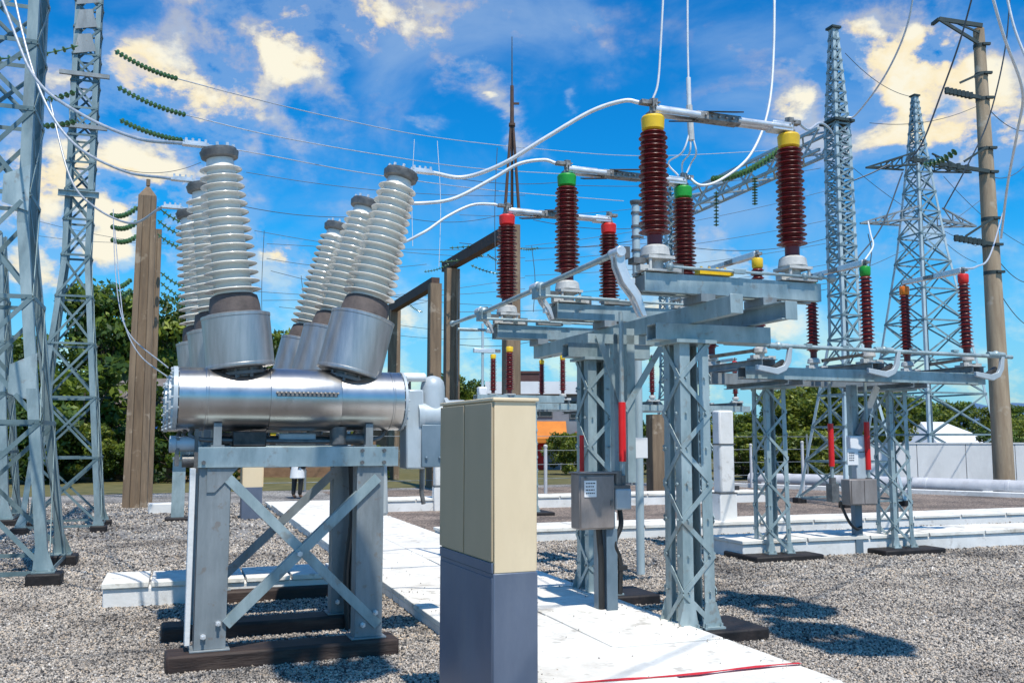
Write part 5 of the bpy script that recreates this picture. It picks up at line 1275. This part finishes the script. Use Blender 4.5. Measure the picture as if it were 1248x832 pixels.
for i, (a, b, D) in enumerate((((873, 233), (873, 276), 29), ((920, 216), (920, 250), 27))):
    string('green glass string hanging straight down from the gantry beam, %s one' % ('left', 'right')[i], P(*a, D), P(*b, D), 10, .09, sg=0)
string('long green glass string lying along the top of the gantry beam', P(955, 178, 26), P(868, 218, 29), 22, .11, sg=.25)
string('green glass string on the upper crossarm of the wide tower', P(1125, 200, 27.6), P(1165, 184, 27.6), 8, .12, sg=.1)
# long horizontal lines in the middle sky
HL = [((250, 240), (470, 262)), ((500, 205), (700, 220)), ((560, 296), (800, 288)), ((650, 268), (830, 270)), ((830, 300), (1010, 290)), ((850, 345), (1010, 352)), ((700, 395), (900, 372)), ((1060, 150), (1190, 130)), ((1030, 65), (1110, 118)), ((145, 205), (245, 198)), ((560, 420), (700, 400)), ((300, 210), (640, 238)), ((480, 262), (610, 262)), ((700, 226), (1000, 205)), ((560, 380), (1010, 345)), ((1040, 205), (1190, 300)), ((1045, 330), (1200, 240)), ((1150, 215), (1250, 300)), ((1125, 265), (1190, 320)), ((330, 330), (600, 372)), ((310, 281), (640, 314)), ((325, 297), (800, 296)), ((325, 315), (520, 322)), ((310, 355), (640, 352)), ((320, 366), (640, 338)), ((340, 374), (520, 368)), ((560, 262), (830, 246)), ((640, 318), (1010, 268)), ((640, 300), (1010, 232)), ((640, 336), (1010, 296)), ((640, 358), (1010, 322)), ((20, 262), (240, 300)), ((30, 285), (240, 292)), ((480, 395), (660, 398)), ((480, 408), (660, 404))]
def hl_region(ab):
    u = (ab[0][0] + ab[1][0]) / 2
    return 0 if u < 250 else 1 if u < 480 else 2 if u < 700 else 3 if u < 1010 else 4
HLN = ['left of the breaker', 'behind the leaning white bushings', 'above the beige cabinet', 'behind the yellow capped insulators', 'around the wide based tower']
RANK = ['highest', 'second highest', 'third from the top', 'fourth from the top', 'fifth from the top', 'sixth from the top', 'seventh from the top', 'eighth from the top', 'ninth from the top', 'tenth from the top']
def hl_label(ab):
    same = sorted((q for q in HL if hl_region(q) == hl_region(ab)), key=lambda q: q[0][1] + q[1][1])
    return 'thin dark overhead line %s, %s there' % (HLN[hl_region(ab)], RANK[same.index(ab)])
for i, (a, b) in enumerate(HL):
    wire(hl_label((a, b)), sag(P(*a, 34 + i * .6), P(*b, 38 + i * .6), .35, 6), .014, 'cable_d', name='overhead_line', n=3, group='thin overhead lines in the middle sky')
for i, (u, v0, v1, D) in enumerate(((322, 281, 420, 30), (367, 336, 420, 31), (505, 170, 300, 28), (533, 172, 325, 28), (606, 180, 330, 24), (648, 300, 380, 26), (560, 330, 470, 28), (1058, 285, 325, 17))):
    wire('thin tie wire %s' % ('left of the bushing gap', 'right of the bushing gap', 'just right of the front right bushing', 'above the middle concrete post', 'beside the lightning rod', 'right of the lightning rod post', 'between the concrete posts', 'above the far green cap')[i], [P(u, v0, D), P(u + (4 if i % 2 else -3), (v0 + v1) / 2, D), P(u + (2 if i % 2 else -2), v1, D)], .010, 'cable_w' if i in (2, 3) else 'cable_d', name='tie_wire')

# ================================================================== TREES
def tree_mesh(seed, h, cr, leaf, nclump, per, leafmat, trunk_r=.22, low=.35, squash=1.0, name='tree'):
    """returns (trunk mesh object builder, crown) centred at origin"""
    rn = random.Random(seed)
    tm = MB()
    tops = []
    zt = h * low
    tm.tube(spline([(0, 0, -.1), (rn.uniform(-.1, .1), rn.uniform(-.1, .1), zt * .5), (rn.uniform(-.2, .2), rn.uniform(-.2, .2), zt), (rn.uniform(-.3, .3), rn.uniform(-.3, .3), h * .8)], 4), [trunk_r * (1 - .8 * i / 12) for i in range(13)], 8)
    centers = []
    for k in range(nclump):
        an = rn.uniform(0, 2 * math.pi); rr = cr * math.sqrt(rn.uniform(.0, 1)); f = rn.uniform(0, 1)
        zz = zt + (h - zt) * (f ** .8)
        prof = math.sin(math.pi * min(1, .18 + .82 * (1 - abs(f - .38) / .75) if f > .38 else .45 + .55 * f / .38) / 2)
        rr *= max(.15, prof)
        centers.append((Vector((rr * math.cos(an), rr * math.sin(an), zz)), cr * rn.uniform(.16, .34)))
    for c, r_ in centers[::2]:
        b0 = Vector((0, 0, zt * .7 + (c.z - zt * .7) * .35)); mid_ = b0.lerp(c, .5) + Vector((0, 0, -.05 * h * rn.random()))
        tm.tube(spline([b0, mid_, c], 4), [trunk_r * .35 * (1 - .85 * i / 8) for i in range(9)], 5)
    vs = []; tone = []
    rs = np.random.default_rng(seed)
    for c, r_ in centers:
        n = int(per * rn.uniform(.6, 1.3)); d = rs.normal(size=(n, 3)); d /= np.linalg.norm(d, axis=1)[:, None]
        rad = r_ * rs.uniform(.25, 1.05, n) ** .6
        pc_ = d * rad[:, None] * np.array([1.15, 1.15, .8 * squash]) + np.array(c)
        a = rs.normal(size=(n, 3)); a /= np.linalg.norm(a, axis=1)[:, None]
        b = np.cross(a, d + rs.normal(size=(n, 3)) * .6); b /= np.linalg.norm(b, axis=1)[:, None] + 1e-9
        sz = leaf * rs.uniform(.6, 1.3, n)[:, None]
        q4 = np.stack([pc_ - a * sz, pc_ - b * sz * .5, pc_ + a * sz, pc_ + b * sz * .5], 1)
        vs.append(q4.reshape(-1, 3))
        base = rn.uniform(.12, .72)
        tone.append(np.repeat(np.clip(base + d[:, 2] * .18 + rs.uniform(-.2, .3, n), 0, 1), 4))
    V = np.concatenate(vs); T = np.concatenate(tone); nq = len(V) // 4
    me = bpy.data.meshes.new('crown'); me.vertices.add(len(V)); me.vertices.foreach_set('co', V.ravel()); me.loops.add(nq * 4); me.loops.foreach_set('vertex_index', np.arange(nq * 4)); me.polygons.add(nq); me.polygons.foreach_set('loop_start', np.arange(nq) * 4); me.polygons.foreach_set('loop_total', np.full(nq, 4)); me.update()
    at = me.attributes.new('tone', 'FLOAT', 'POINT'); at.data.foreach_set('value', T)
    me.materials.append(M[leafmat]); return tm, me
TREES = {}
def tree(kind, label, u, v_top, D, scale_w=1.0, group=None, name='tree', seed=0):
    if kind not in TREES:
        args = {'dark': (11, 10, 3.6, .23, 74, 150, 'leaf_dark', .28, .22), 'light': (23, 9, 3.0, .22, 60, 130, 'leaf_light', .22, .25), 'gold': (31, 9, 3.8, .24, 66, 130, 'leaf_gold', .22, .18), 'bush': (47, 4, 2.4, .17, 44, 140, 'leaf_gold', .12, .08), 'bushd': (53, 4, 2.6, .17, 44, 140, 'leaf_dark', .12, .08)}[kind]
        TREES[kind] = (tree_mesh(*args), args[1])
        tm, me = TREES[kind][0]
        TREES[kind] = (None, me, args[1], tm)
    _, me, h, tm = TREES[kind]
    x = P(u, 560, D).x; z = P(u, v_top, D).z
    root = thing(name, label, 'tree', (x, D, 0), seed * 1.3, group)
    s = z / h
    if TREES[kind][0] is None:
        to = tm.build('trunk', 'bark', root); TREES[kind] = (to.data, me, h, tm)
    else:
        to = bpy.data.objects.new('trunk', TREES[kind][0]); col.objects.link(to); to.parent = root
    co = bpy.data.objects.new('crown', me); col.objects.link(co); co.parent = root
    root.scale = (s * scale_w, s * scale_w, s)
    return root
tree('dark', 'tall dark green tree behind the slim left tower', 118, 362, 48, .9, seed=1)
tree('light', 'yellow green tree between the concrete post and the breaker bushings', 218, 378, 46, .85, seed=2)
tree('dark', 'dark leafy tree low behind the left foreground tower', 20, 418, 50, 1.0, seed=3)
tree('light', 'light green tree right behind the pointed concrete post', 172, 398, 52, .95, seed=4)
tree('bushd', 'dense dark shrub in front of the tan house roof, left of the pointed post', 92, 452, 38, 1.2, name='shrub', seed=77)
tree('light', 'small light green treetop showing between the breaker bushings', 345, 412, 52, .7, seed=5)
tree('light', 'green tree behind the two middle concrete posts', 548, 462, 55, .9, seed=6)
tree('light', 'light green treetop above the beige cabinet', 580, 470, 58, 1.0, seed=7)
tree('dark', 'dark tree low in the gap behind the breaker', 300, 470, 54, 1.0, seed=8)
tree('bush', 'round shrub in front of the orange awning building', 690, 530, 45, .9, name='shrub', seed=1)
rn = random.Random(4)
k = 0
rows = [(760, 512, 50, 'gold'), (795, 520, 46, 'bushd'), (845, 508, 52, 'gold'), (880, 500, 50, 'gold'), (915, 506, 46, 'light'), (950, 484, 55, 'dark'), (985, 470, 50, 'gold'), (1020, 466, 54, 'dark'), (1050, 474, 50, 'light'), (1080, 482, 58, 'gold'), (1112, 488, 66, 'dark'), (1140, 492, 75, 'gold'), (1172, 494, 85, 'dark'), (1205, 500, 80, 'gold'), (1235, 497, 78, 'dark'), (1262, 505, 70, 'gold'), (905, 530, 40, 'bush'), (945, 535, 41, 'bushd'), (985, 528, 40, 'bush'), (1030, 530, 42, 'bush'), (1240, 522, 60, 'bush'), (1215, 526, 58, 'bushd')]
wds = {'gold': 'olive green tree', 'light': 'light green tree', 'dark': 'dark green tree', 'bush': 'olive shrub', 'bushd': 'dark shrub'}
where = ['behind the near lattice columns', 'between the near lattice columns', 'left of the white post', 'behind the white post', 'just right of the white post', 'left of the right switch column', 'behind the left column of the right switch', 'behind the right switch centre', 'behind the red sleeves', 'left of the boundary wall corner', 'above the boundary wall left part', 'left of the white shed roof', 'behind the white shed roof', 'left of the utility pole', 'right of the utility pole', 'at the right edge', 'low by the pipe end', 'low between post and column', 'low behind the left column', 'low behind the red sleeve', 'low at the right edge above the wall', 'low beside the utility pole']
for i, (u, v, D, kd) in enumerate(rows):
    tree(kd, '%s %s' % (wds[kd], where[i]), u, v, D, rn.uniform(1.0, 1.3), name='tree' if 'bush' not in kd else 'shrub', seed=i + 10)
for i, (u, v, D, kd, lab) in enumerate(((40, 500, 36, 'bushd', 'dark shrub low between the left tower legs'), (95, 520, 37, 'bush', 'olive shrub in front of the tan house, left of its windows'), (222, 500, 37, 'bushd', 'dark shrub just left of the breaker tank'), (265, 520, 38, 'bush', 'olive shrub behind the left breaker leg'), (150, 540, 38, 'bushd', 'dark low shrub behind the pointed concrete post'), (450, 545, 39, 'bush', 'olive low shrub behind the right breaker leg'))):
    tree(kd, lab, u, v, D, 1.1, name='shrub', seed=i + 60)
# far dim tree belt behind the houses
for i, u in enumerate((-60, 60, 250, 400, 470, 630, 720)):
    tree('dark' if i % 2 else 'gold', 'far tree in the belt behind the houses, %s' % ('left of the frame edge', 'above the tan house', 'right of the tan house', 'behind the breaker tank', 'left of the middle posts', 'behind the cabinet', 'right of the orange awning')[i], u, 500, 75, 1.5, seed=i + 40)

# ================================================================== HILLS
def hills():
    m = MB(); D = 3500; n = 60; vs = []
    for i in range(n + 1):
        u = 560 + (1500 - 560) * i / n
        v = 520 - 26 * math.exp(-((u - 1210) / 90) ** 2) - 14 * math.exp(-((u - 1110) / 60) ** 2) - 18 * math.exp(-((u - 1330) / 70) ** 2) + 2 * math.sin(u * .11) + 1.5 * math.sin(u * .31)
        p = P(u, v, D); vs += [(p.x, D, -20), (p.x, D, p.z), (p.x, D + 900, -20)]
    fs = []
    for i in range(n): a = 3 * i; fs += [(a, a + 3, a + 4, a + 1), (a + 1, a + 4, a + 5, a + 2)]
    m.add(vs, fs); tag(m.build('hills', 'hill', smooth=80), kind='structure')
hills()

# ================================================================== LIGHT
sd = Vector((0.36, -0.93, 0)).normalized(); EL = R(63)
sdir = Vector((sd.x * math.cos(EL), sd.y * math.cos(EL), math.sin(EL)))
sun_d = bpy.data.lights.new('sun', 'SUN'); sun_d.energy = 5.0; sun_d.angle = R(.53); sun_d.color = (1.0, .95, .86)
sun = bpy.data.objects.new('sun', sun_d); col.objects.link(sun); sun.rotation_euler = (-sdir).to_track_quat('-Z', 'Y').to_euler(); sun.location = (10, -10, 30)

w = bpy.data.worlds.new("World"); scn.world = w; w.use_nodes = True
nt = w.node_tree; nt.nodes.clear(); L = nt.links.new
out = nt.nodes.new("ShaderNodeOutputWorld")
sky = nt.nodes.new("ShaderNodeTexSky"); sky.sky_type = 'NISHITA'; sky.sun_disc = False
sky.sun_elevation = EL; sky.sun_rotation = math.atan2(sd.x, sd.y); sky.altitude = 0; sky.air_density = 1.0; sky.dust_density = 0.4; sky.ozone_density = 3.0
hsv = nd(nt, "ShaderNodeHueSaturation", Saturation=1.40, Value=1.0); L(sky.outputs[0], hsv.inputs["Color"])
tint = nd(nt, "ShaderNodeMix", data_type='RGBA', blend_type='MULTIPLY'); tint.inputs[0].default_value = 1; L(hsv.outputs[0], tint.inputs[6]); tint.inputs[7].default_value = (0.14, 1.14, 1.34, 1)
bg1 = nd(nt, "ShaderNodeBackground", Strength=0.132); L(tint.outputs[2], bg1.inputs[0])
# clouds in az / el space
tc = nt.nodes.new("ShaderNodeTexCoord")
def mth(op, a, b=None, c=None, clamp=False):
    n = nt.nodes.new("ShaderNodeMath"); n.operation = op; n.use_clamp = clamp
    for i, x in enumerate((a, b, c)):
        if x is None: continue
        if isinstance(x, (int, float)): n.inputs[i].default_value = x
        else: L(x, n.inputs[i])
    return n.outputs[0]
sep = nt.nodes.new("ShaderNodeSeparateXYZ"); L(tc.outputs["Generated"], sep.inputs[0])
az = mth('ARCTAN2', sep.outputs[0], sep.outputs[1]); el = mth('ARCSINE', sep.outputs[2])
cv = nt.nodes.new("ShaderNodeCombineXYZ"); L(az, cv.inputs[0]); L(mth('MULTIPLY', el, 1.5), cv.inputs[1]); cv.inputs[2].default_value = 3.1
nA = nd(nt, "ShaderNodeTexNoise", Scale=7.0, Detail=9.0, Roughness=0.60, Distortion=0.3); L(cv.outputs[0], nA.inputs["Vector"])
nB = nd(nt, "ShaderNodeTexNoise", Scale=14.0, Detail=8.0, Roughness=0.62); L(cv.outputs[0], nB.inputs["Vector"])
nW = nd(nt, "ShaderNodeTexNoise", Scale=3.8, Detail=10.0, Roughness=0.55, Distortion=0.6); L(cv.outputs[0], nW.inputs["Vector"])
nWs = nt.nodes.new("ShaderNodeSeparateColor"); L(nA.outputs["Color"], nWs.inputs[0])
azw = mth('ADD', az, mth('MULTIPLY', mth('SUBTRACT', nWs.outputs[0], .5), .16)); elw = mth('ADD', el, mth('MULTIPLY', mth('SUBTRACT', nWs.outputs[1], .5), .13))
def azel(u, v): d = ray(u, v).normalized(); return math.atan2(d.x, d.y), math.asin(d.z)
# (u, v, half width px, half height px, weight, tilt)
BL = [(1090, 105, 130, 62, 1.15, .15), (1160, 190, 110, 45, .55, 0), (1200, 130, 60, 45, .7, 0), (215, 120, 130, 42, 1.0, .1), (200, 225, 85, 50, 1.25, 0), (60, 215, 80, 40, .8, 0), (640, 160, 36, 12, .85, .7), (365, 75, 36, 28, .85, 0), (510, 170, 22, 12, .85, 0), (600, 115, 14, 10, .7, 0), (690, 125, 10, 8, .6, 0), (400, 310, 90, 28, .7, 0), (230, 320, 90, 40, .9, 0), (470, 20, 130, 40, .38, 0), (570, 40, 80, 35, .35, 0), (310, 10, 70, 25, .5, 0), (30, 320, 60, 40, .5, 0), (620, 380, 250, 40, .30, 0), (870, 310, 120, 30, .35, 0), (1040, 290, 120, 40, .55, 0), (940, 330, 80, 30, .5, 0), (490, 395, 60, 30, .55, 0), (680, 430, 140, 30, .45, 0), (970, 410, 120, 40, .45, 0), (1200, 330, 90, 70, .2, 0), (250, 430, 200, 50, .4, 0), (480, 70, 170, 60, .35, 0), (440, 30, 240, 80, .30, 0), (150, 80, 90, 40, .6, 0), (300, 160, 120, 40, .3, .15), (210, 270, 70, 40, .8, 0), (100, 330, 60, 40, .5, 0), (1130, 60, 60, 40, .7, 0), (1010, 110, 50, 30, .6, -.3), (340, 320, 60, 22, .8, 0), (30, 240, 50, 30, .8, 0), (730, 60, 90, 40, .22, 0), (820, 390, 160, 40, .5, 0)]
acc = None
for u, v, hw, hh, wt, tl in BL:
    a0, e0 = azel(u, v); sx, sy = FPX / hw, FPX / hh
    da = mth('SUBTRACT', azw, a0); de = mth('SUBTRACT', elw, e0)
    if tl:
        ct, st_ = math.cos(tl), math.sin(tl)
        da, de = mth('SUBTRACT', mth('MULTIPLY', da, ct), mth('MULTIPLY', de, st_)), mth('ADD', mth('MULTIPLY', da, st_), mth('MULTIPLY', de, ct))
    x2 = mth('POWER', mth('ABSOLUTE', mth('MULTIPLY', da, sx)), 2.0); y2 = mth('POWER', mth('ABSOLUTE', mth('MULTIPLY', de, sy)), 2.0)
    g = mth('MULTIPLY', mth('EXPONENT', mth('MULTIPLY', mth('ADD', x2, y2), -1.0)), wt)
    acc = g if acc is None else mth('ADD', acc, g)
tex = mth('ADD', mth('MULTIPLY', nA.outputs["Fac"], .5), mth('MULTIPLY', nB.outputs["Fac"], .5))
dens = mth('MULTIPLY', acc, mth('ADD', .06, mth('MULTIPLY', mth('SUBTRACT', tex, .39), 6.2)))
core = nd(nt, "ShaderNodeMapRange", interpolation_type='SMOOTHSTEP'); L(dens, core.inputs[0]); core.inputs[1].default_value = .26; core.inputs[2].default_value = 1.25
veil = nd(nt, "ShaderNodeMapRange", interpolation_type='SMOOTHSTEP'); L(nW.outputs["Fac"], veil.inputs[0]); veil.inputs[1].default_value = .44; veil.inputs[2].default_value = .74; veil.inputs[4].default_value = .55
hzf = nd(nt, "ShaderNodeMapRange", interpolation_type='SMOOTHSTEP'); L(el, hzf.inputs[0]); hzf.inputs[1].default_value = .24; hzf.inputs[2].default_value = -.02; hzf.inputs[3].default_value = 0; hzf.inputs[4].default_value = .80
thin = nd(nt, "ShaderNodeMapRange", interpolation_type='SMOOTHSTEP'); L(dens, thin.inputs[0]); thin.inputs[1].default_value = .05; thin.inputs[2].default_value = .5; thin.inputs[4].default_value = .40
mask = mth('MAXIMUM', core.outputs[0], mth('MAXIMUM', thin.outputs[0], mth('MAXIMUM', veil.outputs[0], hzf.outputs[0])))
# relief: density here against density a little towards the sun
off = nt.nodes.new("ShaderNodeVectorMath"); off.operation = 'ADD'; L(cv.outputs[0], off.inputs[0]); off.inputs[1].default_value = (.035, .05, 0)
nC = nd(nt, "ShaderNodeTexNoise", Scale=7.0, Detail=9.0, Roughness=0.60, Distortion=0.3); L(off.outputs[0], nC.inputs["Vector"])
off2 = nt.nodes.new("ShaderNodeVectorMath"); off2.operation = 'ADD'; L(cv.outputs[0], off2.inputs[0]); off2.inputs[1].default_value = (.012, .018, 0)
nE = nd(nt, "ShaderNodeTexNoise", Scale=14.0, Detail=8.0, Roughness=0.62); L(off2.outputs[0], nE.inputs["Vector"])
rel = mth('ADD', mth('MULTIPLY', mth('SUBTRACT', nA.outputs["Fac"], nC.outputs["Fac"]), 2.4), mth('MULTIPLY', mth('SUBTRACT', nB.outputs["Fac"], nE.outputs["Fac"]), 1.6))
cr = nt.nodes.new("ShaderNodeValToRGB"); e = cr.color_ramp.elements; e[0].position = .12; e[0].color = (.38, .55, .80, 1); e[1].position = .95; e[1].color = (1.0, .95, .78, 1)
x = e.new(.36); x.color = (.70, .68, .70, 1); x = e.new(.60); x.color = (1.0, .87, .60, 1)
L(mth('ADD', mth('ADD', .12, mth('MULTIPLY', core.outputs[0], .56)), rel), cr.inputs[0])
bg2 = nd(nt, "ShaderNodeBackground", Strength=0.98); L(cr.outputs[0], bg2.inputs[0])
mxs = nt.nodes.new("ShaderNodeMixShader"); L(mask, mxs.inputs[0]); L(bg1.outputs[0], mxs.inputs[1]); L(bg2.outputs[0], mxs.inputs[2])
L(mxs.outputs[0], out.inputs[0])

scn.render.engine = 'CYCLES'
scn.cycles.max_bounces = 5; scn.cycles.diffuse_bounces = 2; scn.cycles.glossy_bounces = 3; scn.cycles.transmission_bounces = 2
w.cycles.sampling_method = 'MANUAL'; w.cycles.sample_map_resolution = 512
scn.view_settings.view_transform = 'Standard'; scn.view_settings.look = 'None'; scn.view_settings.exposure = 0
